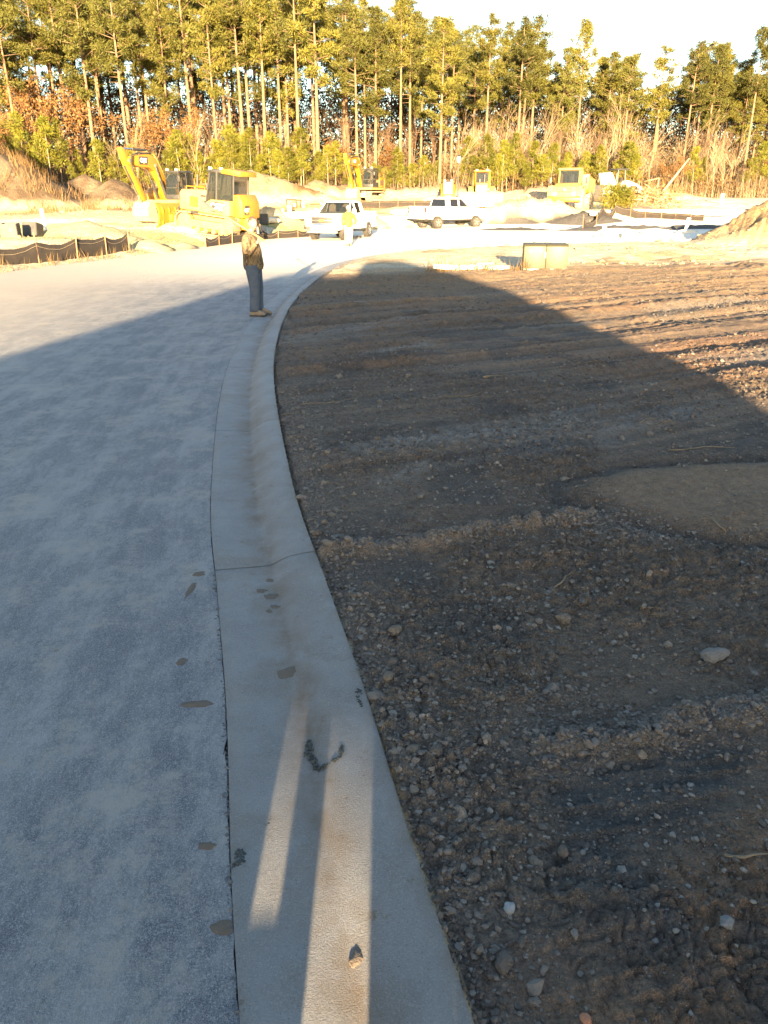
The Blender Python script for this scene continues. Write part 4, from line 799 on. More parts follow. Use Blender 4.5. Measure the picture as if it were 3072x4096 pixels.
# ------------------------------------------------------------------ bulldozers
def dozer(loc, yaw, label, pitch=0., oldstyle=False):
    e = empty('bulldozer', loc, 0, label, 'bulldozer', 'yellow bulldozers', (0, pitch, yaw))
    for y in (-1.0, 1.0): track(e, y, 3.55, 1.0, .62, mat=YELD)
    MB().box((0, 0, .75), (3.2, 1.3, .5)).build('main_frame', YELD, e, .03)
    hd = MB().prism([(.25, 1.02), (1.95, 1.02), (1.98, 1.80), (1.85, 1.98), (.25, 2.10)], -.56, .56).build('engine_hood', YELD, e, .05)
    for y in (-.566, .566):
        MB().box((1.1, y, 1.45), (.5, .01, .5)).build('vent_panel', YEL, hd); MB().box((.55, y, 1.78), (.3, .01, .12)).build('decal', BLK, hd)
    MB().box((1.985, 0, 1.42), (.03, .96, .72)).build('radiator_grille', BLK if oldstyle else GREYP, hd)
    for k in range(7): MB().box((2.005, -.42+k*.14, 1.42), (.02, .03, .70)).build('grille_bar', YELD, hd)
    MB().cyl((1.1, .25, 2.0), (1.1, .25, 2.75), .06, 10).build('exhaust', BLK, e); MB().cyl((.8, -.2, 2.0), (.8, -.2, 2.35), .09, 10).build('air_intake', BLK, e)
    bars(e, [((.5, .5, 2.1), (.5, .5, 2.2)), ((1.6, .5, 2.0), (1.6, .5, 2.15)), ((.5, .5, 2.2), (1.6, .5, 2.15))], .025, YEL, 'handrail')
    for s in (-1, 1):
        MB().prism([(-1.45, 1.05), (.30, 1.05), (.30, 1.32), (-.35, 1.72), (-1.45, 1.75)], s*.62, s*1.28).build('fender', YELD, e, .04)
    logo(e, (-.75, 1.292, 1.40), (R(90), 0, R(180)), .72, .50, 1.)
    # cab
    z0, z1 = 1.55, 3.0; x0, x1, w = -1.35, .38, .76
    c = MB().box((-.45, 0, 1.42), (1.75, 1.5, .3)).build('cab', BLK, e, .02)
    fr = [((x0, s*w, z0), (x0+.06, s*w*.95, z1)) for s in (-1, 1)]+[((x1, s*w*.8, z0-.35), (x1-.25, s*w*.85, z1)) for s in (-1, 1)]+[((-.35, s*w, z0), (-.33, s*w*.96, z1)) for s in (-1, 1)]+[((x0, s*w, z0+.1), (-.35, s*w, z0+.1)) for s in (-1, 1)]+[((-.35, s*w, z0+.05), (x1-.02, s*w*.82, z0+.0)) for s in (-1, 1)]
    fr += [((x0+.06, s*w*.95, z1-.05), (x1-.25, s*w*.85, z1-.05)) for s in (-1, 1)]
    [MB().tube([a, b], .055, 4).build('frame_bar', BLK if not oldstyle else YEL, c) for a, b in fr]
    for s in (-1, 1):
        y = s*w*.985
        pane(c, [(-.30, y, z0+.1), (x1-.08, y*.84, z0+.06), (x1-.28, y*.87, z1-.1), (-.28, y*.97, z1-.1)], 'side_window', GLS)
        pane(c, [(x0+.08, y, z0+.15), (-.40, y, z0+.15), (-.38, y*.97, z1-.1), (x0+.12, y*.96, z1-.1)], 'side_window', GLS)
        MB().box((-.02, y*.93, 2.2), (.03, .03, 1.2)).build('window_bar', BLK, c)
    pane(c, [(x1-.02, -.55, z0-.2), (x1-.02, .55, z0-.2), (x1-.24, .58, z1-.1), (x1-.24, -.58, z1-.1)], 'windscreen'); pane(c, [(x0+.03, -.62, z0+.25), (x0+.03, .62, z0+.25), (x0+.08, .6, z1-.12), (x0+.08, -.6, z1-.12)], 'rear_window')
    rf_ = MB().prism([(-1.75, 2.92), (-.62, 2.96), (-.62, 3.16), (-.9, 3.20), (-1.75, 3.16)], -.80, .80).build('canopy', YEL, c, .04); MB().prism([(-.60, 2.97), (.28, 2.97), (.2, 3.09), (-.60, 3.11)], -.74, .74).build('cab_roof', BLK if not oldstyle else YEL, c, .03)
    for y in (-.5, .5): MB().box((.18, y, 3.14), (.1, .18, .1)).build('work_light', LGT, c)
    st = MB().box((-.7, 0, 1.85), (.55, .55, .14)).build('seat', BLK, c, .03); MB().box((-.98, 0, 2.25), (.14, .52, .75), (0, -.1, 0)).build('backrest', BLK, st, .04)
    # rear: fuel tank, plate, ripper mount
    t = MB().prism([(-1.98, 1.0), (-1.40, 1.0), (-1.40, 2.05), (-1.70, 2.10), (-1.92, 1.75)], -.85, .85).build('fuel_tank', YEL, e, .04)
    logo(t, (-1.962, .45, 1.38), (R(90), 0, R(-90)), .44, .44, .62)
    MB().box((-1.80, 0, .72), (.5, .9, .6)).build('ripper_mount', YEL, e, .03); MB().tube([(-2.0, 0, .8), (-2.35, 0, .6), (-2.4, 0, .3)], .09, 6).build('drawbar', BLK, e)
    # blade with curved face, push arms
    prof = [(2.62, .02), (2.50, .18), (2.44, .45), (2.45, .75), (2.53, 1.0), (2.68, 1.20)]
    pl = prof+[(x-.07, z) for x, z in prof[::-1]]; hw = 1.72 if not oldstyle else 2.05
    b = MB().prism(pl, -hw, hw).build('blade', YEL if not oldstyle else DUSTY, e)
    for k in range(6): MB().prism([(2.37, .2), (2.44, .2), (2.46, 1.05), (2.36, .9)], -1.4+k*.56-.03, -1.4+k*.56+.03).build('blade_rib', YEL, b)
    MB().box((2.62, 0, .03), (.05, hw*2, .14)).build('cutting_edge', STEEL, b); MB().prism([(2.2, .35), (2.42, .35), (2.42, .7), (2.2, .7)], -.9, .9).build('blade_bracket', YEL, b, .02)
    for s in (-1, 1):
        MB().tube([(.6, s*.60, .5), (2.3, s*.60, .42)], .12, 6).build('push_arm', YEL, e); ram(e, (1.75, s*.45, 1.35), (2.36, s*.45, .72), .07, .6)
    ram(e, (.35, 1.30, 1.02), (1.05, 1.30, .98), .06, .6)
    return e
excavator((-12.75, 50.0, Z(-12.75, 50.0)-.05), math.atan2(-.93, -.37), 'large yellow excavator with raised boom behind the bulldozer, nearest of the two excavators', 0., .9)
excavator((-2.0, 83.6, Z(-2.0, 83.6)), math.atan2(-.94, -.34), 'far yellow excavator standing on the pale bank before the trees')
dozer((-8.75, 43.0, .38), math.atan2(.36, -.93), 'yellow bulldozer with black cab climbing a bank behind the silt fence', R(-6.5))
dozer((9.4, 80.2, Z(9.4, 80.2)), math.atan2(-.97, -.12), 'older yellow bulldozer seen from the front with its wide pale blade', 0., True)
# ------------------------------------------------------------------ articulated dump truck
T_BIG, rm_ = wheel_mesh(.86, .62, .42, 0, 22); R_BIG = rm_.mesh('rim', YELD)
T_MUD = T_BIG.copy(); T_MUD.materials.clear(); T_MUD.materials.append(DUSTY)
def dump_truck(loc, yaw, label):
    e = empty('dump_truck', loc, yaw, label, 'dump truck')
    MB().box((-.5, 0, .95), (8.2, .9, .45)).build('chassis', BLK, e, .03)
    MB().prism([(1.55, 1.05), (4.05, 1.05), (4.15, 1.35), (4.02, 1.95), (2.95, 2.25), (1.55, 2.3)], -.95, .95).build('engine_hood', YELD, e, .07)
    for s in (-1, 1):
        MB().prism([(1.4, 1.05), (2.0, 1.05), (2.1, 1.9), (3.75, 1.9), (3.9, 1.35), (4.1, 1.2), (4.05, 1.5), (3.85, 2.02), (1.4, 2.05)], s*.9, s*1.42).build('mudguard', YELD, e, .03)
        MB().box((4.08, s*.78, 1.40), (.12, .30, .22)).build('headlight', LGT, e, .02)
        MB().tube([(2.1, s*1.1, 2.9), (2.4, s*1.55, 2.95), (2.4, s*1.55, 2.3)], .025, 5).build('mirror_arm', BLK, e); MB().box((2.4, s*1.55, 2.45), (.08, .26, .5)).build('mirror', BLK, e, .02)
    g = MB().box((4.10, 0, 1.70), (.06, 1.15, .42)).build('grille', BLK, e)
    for k in range(4): MB().box((4.14, 0, 1.53+k*.11), (.02, 1.15, .035)).build('grille_bar', YELD, g)
    MB().tube([(4.15, -.5, 1.52), (4.15, .5, 1.88)], .025, 5).build('diagonal_bar', CHROME, g); MB().lathe([(.10, 0), (.13, .01), (.13, .03), (.10, .04)], 16, (4.15, 0, 1.70), 'x').build('badge_ring', CHROME, g)
    MB().prism([(4.0, .72), (4.28, .78), (4.30, 1.12), (4.0, 1.15)], -1.35, 1.35).build('front_bumper', YEL, e, .05)
    # cab
    c = MB().box((1.35, 0, 1.85), (1.55, 1.75, .5)).build('cab', YELD, e, .03)
    MB().prism([(.55, 3.28), (2.2, 3.26), (2.25, 3.36), (2.1, 3.46), (.6, 3.48)], -.95, .95).build('cab_roof', YELD, c, .04)
    for s in (-1, 1):
        for a, b in (((2.12, s*.86, 2.05), (2.0, s*.84, 3.3)), ((.62, s*.86, 2.05), (.65, s*.86, 3.3)), ((1.35, s*.87, 2.05), (1.35, s*.87, 3.3))): MB().tube([a, b], .07, 4).build('pillar', YELD, c)
        pane(c, [(1.42, s*.88, 2.2), (2.05, s*.88, 2.2), (1.95, s*.86, 3.22), (1.42, s*.86, 3.22)], 'side_window'); pane(c, [(.7, s*.88, 2.3), (1.28, s*.88, 2.3), (1.28, s*.87, 3.22), (.7, s*.87, 3.22)], 'side_window')
    pane(c, [(2.14, -.80, 2.25), (2.14, .80, 2.25), (2.03, .78, 3.26), (2.03, -.78, 3.26)], 'windscreen'); pane(c, [(.6, -.8, 2.3), (.6, .8, 2.3), (.6, .8, 3.2), (.6, -.8, 3.2)], 'rear_window')
    st = MB().box((1.1, 0, 2.25), (.5, .5, .15)).build('seat', BLK, c, .03); MB().box((.86, 0, 2.65), (.15, .5, .7)).build('backrest', BLK, st, .03)
    # open dump body on the rear frame
    b = MB().prism([(-4.6, 2.1), (-3.9, 1.55), (-.2, 1.45), (.2, 1.75), (.35, 3.0), (.2, 3.0), (.02, 1.9), (-.3, 1.62), (-3.8, 1.75), (-4.6, 2.28)], -1.45, 1.45).build('dump_body', YEL, e, .02)
    for s in (-1, 1):
        MB().prism([(-4.5, 2.15), (-3.85, 1.6), (-.25, 1.5), (.15, 1.8), (.33, 2.95), (-.3, 2.85), (-3.6, 2.65)], s*1.36, s*1.46).build('body_side', YEL, b)
        for x in (-3.3, -2.3, -1.3, -.4): MB().box((x, s*1.49, 2.1), (.12, .08, 1.05)).build('body_rib', YEL, b)
    MB().cyl((.75, 0, .9), (.75, 0, 1.5), .22, 12).build('articulation_hitch', BLK, e)
    for x in (2.85, -1.35, -3.05):
        for s in (-1, 1): add_wheel(e, T_MUD, R_BIG, (x, s*1.18, .86))
        MB().cyl((x, -1., .86), (x, 1., .86), .14, 10).build('axle', BLK, e)
    return e
dump_truck((16.6, 73.6, Z(16.6, 73.6)-.05), math.atan2(-.93, -.36), 'dusty yellow articulated dump truck facing the viewer, its bed behind the cab')

# ------------------------------------------------------------------ roller, compact track loader
def roller(loc, yaw):
    e = empty('road_roller', loc, yaw, 'white soil compactor with black canopy standing behind the dump truck', 'roller')
    T, rr = wheel_mesh(.72, .5, .38, 0, 20); RW = rr.mesh('rim', WHTM)
    for s in (-1, 1): add_wheel(e, T, RW, (-1.55, s*.82, .72))
    MB().cyl((-1.55, -.8, .72), (-1.55, .8, .72), .12, 10).build('axle', BLK, e)
    MB().prism([(-2.9, .85), (-.55, .75), (-.5, 1.75), (-1.0, 1.95), (-2.2, 1.62), (-2.85, 1.30)], -.68, .68).build('engine_hood', WHTM, e, .12)
    MB().prism([(-2.95, .62), (-.4, .55), (-.4, .95), (-2.95, 1.05)], -.72, .72).build('rear_frame', BLK, e, .03)
    d = MB().lathe([(.1, -1.02), (.72, -1.05), (.75, -1.0), (.75, 1.0), (.72, 1.05), (.1, 1.02)], 30, (1.65, 0, .75), 'y').build('drum', STEEL, e)
    for s in (-1, 1): MB().box((1.3, s*1.16, .82), (2.2, .12, .32)).build('drum_yoke', WHTM, e, .02)
    MB().box((.35, 0, .85), (.3, 2.3, .5)).build('yoke_crossbar', WHTM, e, .03); MB().cyl((-.1, 0, .6), (-.1, 0, 1.1), .2, 10).build('articulation_hitch', BLK, e)
    MB().box((-.2, 0, 1.25), (1.0, 1.3, .14)).build('platform', BLK, e, .02); st = MB().box((-.35, 0, 1.55), (.5, .5, .4)).build('seat', BLK, e, .03); MB().box((-.58, 0, 1.9), (.12, .48, .5)).build('backrest', BLK, st, .03)
    MB().box((.22, 0, 1.62), (.2, .5, .7)).build('dash_console', BLK, e, .03)
    for x, s in ((-.62, -1), (-.62, 1), (.38, -1), (.38, 1)): MB().tube([(x, s*.66, 1.25), (x*.9, s*.62, 2.85)], .05, 5).build('canopy_post', BLK, e)
    MB().prism([(-.95, 2.84), (.68, 2.84), (.55, 2.98), (-.85, 3.0)], -.78, .78).build('canopy', BLK, e, .03)
    MB().prism([(.55, 1.5), (1.1, 1.35), (1.5, 2.55), (1.35, 2.62)], -.9, .9).build('raised_cover', WHTM, e, .03)
roller((23.0, 83.0, Z(23.0, 83.0)+.1), math.atan2(-.42, -.90))
def track_loader(loc, yaw):
    e = empty('track_loader', loc, yaw, 'compact track loader with pale front door seen head on beside the lamp post', 'loader')
    for y in (-.72, .72): track(e, y, 2.1, .72, .42)
    MB().prism([(-1.5, .5), (.95, .5), (.95, .85), (-.5, 1.35), (-1.5, 1.6)], -.5, .5).build('chassis', YEL, e, .04)
    c = MB().prism([(-.7, .8), (.85, .8), (.95, 1.1), (.72, 2.05), (-.65, 2.12)], -.52, .52).build('cab', BLK, e, .03)
    pane(c, [(.98, -.40, .95), (.98, .40, .95), (.79, .40, 1.98), (.79, -.40, 1.98)], 'front_door', pm('dusty_glass', (.55, .55, .5), (.3, .32, .3), 3, .35))
    for y in (-.46, .46): MB().tube([(1.0, y, .9), (.78, y, 2.08)], .05, 5).build('door_frame', YEL, c); MB().box((.75, y*.7, 2.14), (.08, .16, .1)).build('work_light', LGT, c)
    for s in (-1, 1):
        MB().tube([(-1.35, s*.62, 1.6), (-.2, s*.64, 1.75), (1.15, s*.62, .95), (1.35, s*.6, .35)], [.09, .1, .09, .08], 6).build('lift_arm', YEL, e); ram(e, (-.9, s*.66, .9), (.2, s*.66, 1.5), .05)
    pl = [(1.4, .05), (2.05, .03), (2.05, .08), (1.5, .12), (1.42, .4), (1.55, .68), (1.48, .70), (1.34, .42)]
    b = MB().prism(pl, -.95, .95).build('bucket', DUSTY, e)
    for s in (-1, 1): MB().prism([(1.4, .05), (2.05, .05), (1.55, .66), (1.38, .42)], s*.93, s*.96).build('bucket_cheek', DUSTY, b)
track_loader((6.25, 81.3, Z(6.25, 81.3)), R(-94))

# ------------------------------------------------------------------ lamp post, transformer cabinet, pedestal
LP = empty('street_lamp', (7.0, 79.0, Z(7.0, 79.0)), 0, 'black lamp post with a pale lantern beside the track loader', 'street lamp')
MB().lathe([(.16, 0), (.16, .25), (.09, .5), (.065, .6), (.055, 3.7), (.08, 3.75), (.08, 3.85), (.03, 3.9)], 12).build('post', BLK, LP)
ln = MB().lathe([(.10, 3.88), (.19, 4.35), (.17, 4.36)], 8).build('lantern', pm('frosted_glass', (.8, .78, .7), (.75, .72, .62), 5, .4), LP)
MB().lathe([(.22, 4.355), (.14, 4.47), (.05, 4.52), (.02, 4.62)], 8).build('cap', BLK, ln)
M_GRN = pm('green_cabinet_paint', (.044, .039, .017), (.036, .032, .015), 2.2, .55, lo=.3, hi=.75)
tx, ty = 4.95, 24.9; TB = empty('transformer_cabinet', (tx, ty, .02), R(-7), 'green steel transformer cabinet standing at the field edge', 'utility cabinet')
MB().prism([(-.50, .10), (.50, .10), (.50, .74), (.42, .80), (-.50, .80)], -.66, .0).build('body', M_GRN, TB, .015)
bx = TB.children[0]; bx.rotation_euler = (0, 0, R(-90)); bx.location = (.0, .0, 0)
MB().prism([(-.50, .10), (.50, .10), (.50, .74), (.42, .80), (-.50, .80)], .006, .66).build('door', M_GRN, TB, .015); dr = TB.children[1]; dr.rotation_euler = (0, 0, R(-90))
MB().box((0, 0, .05), (1.36, 1.1, .1)).build('base_slab', pm('slab_concrete', (.42, .38, .32), (.36, .32, .26), 4, .85), TB, .01)
for x in (-.46, -.16): MB().lathe([(.05, .0), (.055, -.008), (.035, -.015), (.012, -.02)], 14, (x, -.505, .60), 'y').build('warning_disc', LETW if 0 else pm('faded_label', (.35, .31, .16), (.28, .25, .12), 9, .6), TB)
MB().lathe([(.045, 0), (.045, .02), (.01, .02)], 12, (-.35, -.3, .83)).build('lifting_lug', M_GRN, TB)
MB().box((-.02, -.515, .5), (.03, .02, .16)).build('hasp', STEEL, TB)
PD = empty('utility_pedestal', (-7.1, 65.1, Z(-7.1, 65.1)), R(12), 'brown green utility box beyond the central silt fence', 'utility cabinet')
MB().prism([(-.4, 0), (.4, 0), (.4, .95), (.32, 1.05), (-.4, 1.05)], -.55, .22).build('body', M_GRN, PD, .02); MB().prism([(-.4, 0), (.4, 0), (.4, .92), (.32, 1.0), (-.4, 1.0)], .23, .62).build('side_box', M_GRN, PD, .02)
PD.children[0].rotation_euler = PD.children[1].rotation_euler = (0, 0, R(-90)); MB().box((.0, -.41, .62), (.2, .015, .2)).build('label_plate', LETW, PD)

# ------------------------------------------------------------------ silt fences
M_FAB = pm('silt_fence_fabric', (.014, .010, .008), (.024, .017, .012), 2.5, .9, bstr=.3, bscale=60)
M_STK = pm('wood_stake', (.30, .16, .085), (.22, .12, .065), 9, .85); M_STR = pm('orange_stake', (.36, .12, .06), (.28, .10, .05), 9, .8); M_WIRE = pm('tie_cord', (.28, .22, .15), None, 9, .8)
def silt_fence(pts, hf, hs_, label, sag=.10, seed=1, mats=None):
    rd = random.Random(seed); e = empty('silt_fence', (pts[0][0], pts[0][1], zg(*pts[0])), 0, label, 'silt fence'); o = Vector(e.location); top = []; bot = []; cord = []
    for i, (x, y) in enumerate(pts):
        z = zg(x, y); ln_ = rd.uniform(-.08, .08)
        MB().tube([Vector((x, y-.03, z-.15))-o, Vector((x+ln_*hs_, y-.03, z+hs_*rd.uniform(.92, 1.05)))-o], [.022, .020], 4).build('stake', (M_STR if rd.random() < .4 else M_STK), e)
        if i+1 < len(pts):
            x2, y2 = pts[i+1]; n = 10; sg = sag*rd.uniform(.4, 1.5)
            for k in range(n+(1 if i == len(pts)-2 else 0)):
                t = k/n; px, py = x+(x2-x)*t, y+(y2-y)*t; zz_ = zg(px, py); bl = 4*t*(1-t)
                top.append((px, py, zz_+hf-sg*bl)); bot.append((px, py+.03*math.sin(9*t), zz_-.06)); cord.append((px, py-.012-.05*bl, zz_+hf*.84-sg*1.25*bl))
    V = []; n = len(top)
    for a, b in zip(top, bot):
        mid = ((a[0]+b[0])/2, (a[1]+b[1])/2-.04, (a[2]+b[2])/2)
        for d in (0, .008): V += [Vector((p[0], p[1]+d, p[2]))-o for p in (a, mid, b)]
    F = []
    for k in range(n-1):
        a, b = 6*k, 6*(k+1); F += [(a, a+1, b+1, b), (a+1, a+2, b+2, b+1), (a+3, b+3, b+4, a+4), (a+4, b+4, b+5, a+5), (a, b, b+3, a+3)]
    f = MB().add(V, F).build('fabric', M_FAB, e, smooth=True); MB().tube([Vector(p)-o-Vector((0, .03, 0)) for p in cord], .006, 4).build('cord', M_WIRE, f)
    return e
silt_fence([(-13.9, 22.6), (-12.7, 25.2), (-11.75, 27.5), (-11.15, 29.4), (-10.72, 31.3), (-10.4, 33.1)], .68, 1.05, 'sagging black silt fence along the left road edge', .16, 3)
silt_fence([(-8.25, 37.6), (-7.95, 39.2), (-7.62, 40.8), (-7.15, 42.8), (-6.6, 44.7), (-5.95, 45.8), (-4.95, 46.9), (-4.35, 47.9)], .58, .88, 'black silt fence in front of the bulldozer and white pickup', .10, 5)
silt_fence([(-6.6, 73.6), (-4.8, 76.3), (-3.6, 77.2), (-2.2, 77.6), (-.4, 77.9), (1.3, 78.1), (2.9, 78.1), (4.6, 78.3), (6.1, 78.5)], .62, .85, 'low silt fence beneath the far excavator and loader', .05, 6)
silt_fence([(13.6, 56.0), (14.9, 59.3), (16.1, 62.3), (17.4, 65.0), (18.6, 66.3), (19.8, 66.2), (20.9, 65.8), (21.9, 65.0), (22.7, 64.2), (23.6, 63.4), (24.4, 62.8)], .62, .80, 'silt fence curving in front of the brush heap on the right', .04, 8)
silt_fence([(10.2, 71.0), (11.4, 71.6), (12.2, 72.2), (12.8, 73.6), (13.2, 75.4)], .7, .95, 'short leaning silt fence left of the dump truck', .05, 9)

# ------------------------------------------------------------------ pipes, risers, sandbags, timber, blocks
M_PVC = pm('white_pvc', (.78, .76, .70), (.70, .67, .60), 4, .4)
def pvc(x, y, h, r, label, lean=(0, 0)):
    e = tag(MB().lathe([(r*.86, 0), (r, 0), (r, h*.78), (r*1.16, h*.79), (r*1.16, h), (r*.88, h), (r*.86, h*.5)], 14).build('pipe_riser', M_PVC), label, 'pipe', 'white pipe risers'); e.location = (x, y, zg(x, y)-.05); e.rotation_euler = (lean[0], lean[1], 0)
pvc(-15.2, 36.8, .95, .07, 'white pipe riser standing behind the left silt fence', (0, -.08)); pvc(-6.15, 53.6, .62, .13, 'thick white pipe stub behind the central silt fence'); pvc(-6.65, 54.2, .5, .08, 'thin white pipe stub beside the thick one left of the pickup'); pvc(-6.0, 61.6, .95, .10, 'tall white pipe riser left of the first pickup')
pvc(-5.0, 66.0, .8, .06, 'slim white pipe near the far bank left of the pickup'); pvc(12.55, 46.6, .85, .10, 'white pipe standing left in the pair before the dump truck'); pvc(13.6, 46.2, .62, .13, 'short thick white pipe, right in the pair before the dump truck', (0, .05)); pvc(18.4, 50.0, 1.0, .10, 'leaning white pipe beside the right earth heap', (-.05, .16))
pvc(33.0, 81.0, 1.0, .16, 'white post at the wood edge beyond the right earth heap'); pvc(12.5, 71.4, 1.3, .08, 'white marker pipe left of the dump truck'); pvc(3.0, 63.8, .55, .12, 'white pipe stub between the two pickups', (0, .1)); pvc(2.3, 64.0, .6, .1, 'white pipe stub left of the rear pickup')
M_BAG = pm('sandbag_cloth', (.66, .60, .47), (.55, .48, .36), 3, .9, bstr=.4, bscale=8)
def bag(L, w, h):
    b = MB(); n = 10; prof = []
    for i in range(9):
        t = i/8*2-1; s_ = max(.12, (1-abs(t)**3.2))**.6; ring = [(t*L/2, math.cos(a)*w/2*s_, max(-.6, math.sin(a))*h/2*s_+h*.28) for a in np.linspace(0, 2*math.pi, n, endpoint=False)]; b.v += ring
    b.f = [(i*n+j, i*n+(j+1) % n, (i+1)*n+(j+1) % n, (i+1)*n+j) for i in range(8) for j in range(n)]+[tuple(range(n-1, -1, -1)), tuple(range(8*n, 9*n))]
    return b.mesh('sandbag', M_BAG, smooth=True)
BAG = [bag(1.9, .62, .5), bag(1.3, .55, .42), bag(2.6, .7, .55)]
for x, y, k, rz, lb in ((-5.6, 53.0, 2, .1, 'long pale filled sack lying over the central silt fence'), (-4.5, 54.8, 0, -.2, 'pale sack behind the first pickup hood'), (-7.0, 50.4, 1, .3, 'small pale sack at the left end of the central fence'), (1.4, 62.6, 0, .1, 'pale sack on the ground behind the first pickup'), (2.6, 62.4, 1, -.1, 'small pale sack left of the rear pickup'),
        (10.7, 47.6, 2, .05, 'long pale sack left of the paired pipes'), (13.1, 47.2, 0, .05, 'pale sack between the paired pipes'), (15.0, 52.5, 2, -.25, 'long pale sack on the bank right of the dump truck'), (16.9, 50.6, 0, -.3, 'pale sack before the right silt fence'), (18.2, 49.0, 1, -.4, 'small pale sack near the leaning pipe'), (15.0, 60.6, 1, .9, 'small pale sack left on the curved silt fence'), (16.2, 63.4, 1, .9, 'small pale sack right on the curved silt fence'), (20.0, 47.5, 0, -.1, 'flat pale sack by the right earth heap')):
    s_ = link('sandbag', BAG[k]); s_.location = (x, y, zg(x, y)+.02); s_.rotation_euler = (0, 0, rz); tag(s_, lb, 'sandbag', 'pale sacks round the drains')
M_BLKP = pm('dull_black_plastic', (.018, .018, .017), (.034, .032, .029), 4, .6)
def catch_box(x, y, rz, tilt, label):
    e = empty('drain_box', (x, y, zg(x, y)+.02), 0, label, 'drain box', 'dark plastic drain boxes', (tilt, 0, rz))
    for i, (cx, cy, sx_, sy_) in enumerate(((0, -.30, .62, .03), (0, .30, .62, .03), (-.31, 0, .03, .57), (.31, 0, .03, .57))): MB().box((cx, cy, .26), (sx_, sy_, .56)).build('side_panel', M_BLKP, e)
    MB().lathe([(.09, 0), (.09, .01), (.02, .01)], 12, (.10, -.325, .30), 'y').build('knockout', BLK, e)
catch_box(-15.6, 34.2, .15, .06, 'dark open drain box, left in the pair behind the left silt fence'); catch_box(-15.3, 35.6, -.1, -.22, 'dark drain box tipped on its side, right in the pair behind the left fence'); catch_box(-7.3, 49.5, .05, -.1, 'dark drain box above the head of the man carrying a shovel')
M_CONC = pm('pale_concrete', (.52, .47, .40), (.45, .40, .33), 5, .85, bstr=.3)
for x, y, L, rz, lb in ((2.55, 24.6, 1.25, .06, 'broken pale concrete slab, longest in the row left of the cabinet'), (3.55, 25.0, .8, .02, 'broken pale concrete slab nearest the cabinet'), (1.75, 24.2, .6, .2, 'small broken concrete slab at the row end away from the cabinet'), (3.2, 25.4, .6, -.1, 'small concrete lump lying on the slab row')):
    b = MB(); n = 9; poly = [(math.cos(a)*L/2*(1+rnd.uniform(-.12, .1)), math.sin(a)*.20*(1+rnd.uniform(-.2, .2))) for a in np.linspace(0, 6.28, n, endpoint=False)]
    b.prism(poly, 0, .14, ax='z'); o = tag(b.build('concrete_slab', M_CONC, None, .015), lb, 'slab', 'broken slabs by the cabinet'); o.location = (x, y, zg(x, y)+.03); o.rotation_euler = (rnd.uniform(-.05, .05), rnd.uniform(-.06, .06), rz)
# ------------------------------------------------------------------ brush heap: trunks, roots and cut pine tops
HX, HY = 21.2, 70.2
heap = empty('brush_heap', (HX, HY, Z(HX, HY)), 0, 'heap of cleared brush, roots and pine tops behind the right silt fence', 'brush heap')
M_LOG = pm('stripped_wood', (.34, .25, .145), (.24, .165, .09), 4, .85)
rd = random.Random(21)
for k in range(70):
    x = rd.gauss(1.3, 1.5); y = rd.gauss(0, .8); h = max(.15, 2.3*(1-abs(x-1.3)/3.2))*rd.uniform(.15, 1); L = rd.uniform(.6, 1.8); a = rd.uniform(0, 6.28); el = rd.gauss(.25, .45)
    d = Vector((math.cos(a)*math.cos(el), math.sin(a)*math.cos(el)*.6, math.sin(el)))*L/2; c = Vector((x, y, h)); r = rd.uniform(.025, .085)
    MB().tube([c-d, c+Vector((0, 0, rd.uniform(-.08, .08))), c+d], [r, r*.85, r*.5], 6).build('log', M_LOG, heap, smooth=True)
for k in range(9):
    x = rd.uniform(-3.2, -.2); C = [(x+rd.gauss(0, .45), rd.gauss(-.2, .5), max(.1, rd.uniform(.1, 1.9)*(1-abs(x+1.4)/3.4))) for _ in range(26)]
    link('pine_top', foliage('pine_top', [blades(C, 24, .3, .26, .05, np.random.default_rng(k), .1)], M_YNEED), heap)['kind'] = 'stuff'
MB().tube([(2.2, -.3, 1.3), (3.2, -.1, 2.6), (4.2, .1, 3.9)], [.10, .075, .04], 6).build('leaning_trunk', M_LOG, heap)
C = [(rd.gauss(1.3, 1.5), rd.gauss(0, .8), abs(rd.gauss(.6, .6))) for _ in range(300)]
tg_ = link('twigs', foliage('twigs', [blades(C, 9, .3, .5, .03, np.random.default_rng(77), .4)], M_GRASSD), heap); tg_['kind'] = 'stuff'

# ------------------------------------------------------------------ dry grass and weeds (nobody could count the stalks)
def grass_patch(name, label, boxes, n, h, mat, w=.012):
    Cs = []
    for (x0, x1, y0, y1, wgt) in boxes:
        k = int(n*wgt); X = nrng.uniform(x0, x1, k); Y = nrng.uniform(y0, y1, k); keep = (vn(X*1.1, Y*.8, 61) > -.25) & ~((X > xl(Y)+.05) & (X < xb(Y)+.02)); Cs.append(np.stack([X[keep], Y[keep]], 1))
    Cc = np.concatenate(Cs); zc = np.array([zg(a, b) for a, b in Cc]); P_ = np.column_stack([Cc, zc-.03]); k = len(P_)
    hh_ = h*nrng.uniform(.5, 1.25, k); ln_ = nrng.normal(0, .3, (k, 2)); a = nrng.uniform(0, 6.28, k); wv = np.stack([np.cos(a), np.sin(a), 0*a], 1)*w
    V = np.stack([P_-wv, P_+wv, P_+np.stack([ln_[:, 0]*hh_, ln_[:, 1]*hh_, hh_], 1)], 1).reshape(-1, 3)
    tag(link(name, np_mesh(name, V, np.arange(3*k).reshape(-1, 3), mat, False)), label, 'grass', None, 'stuff')
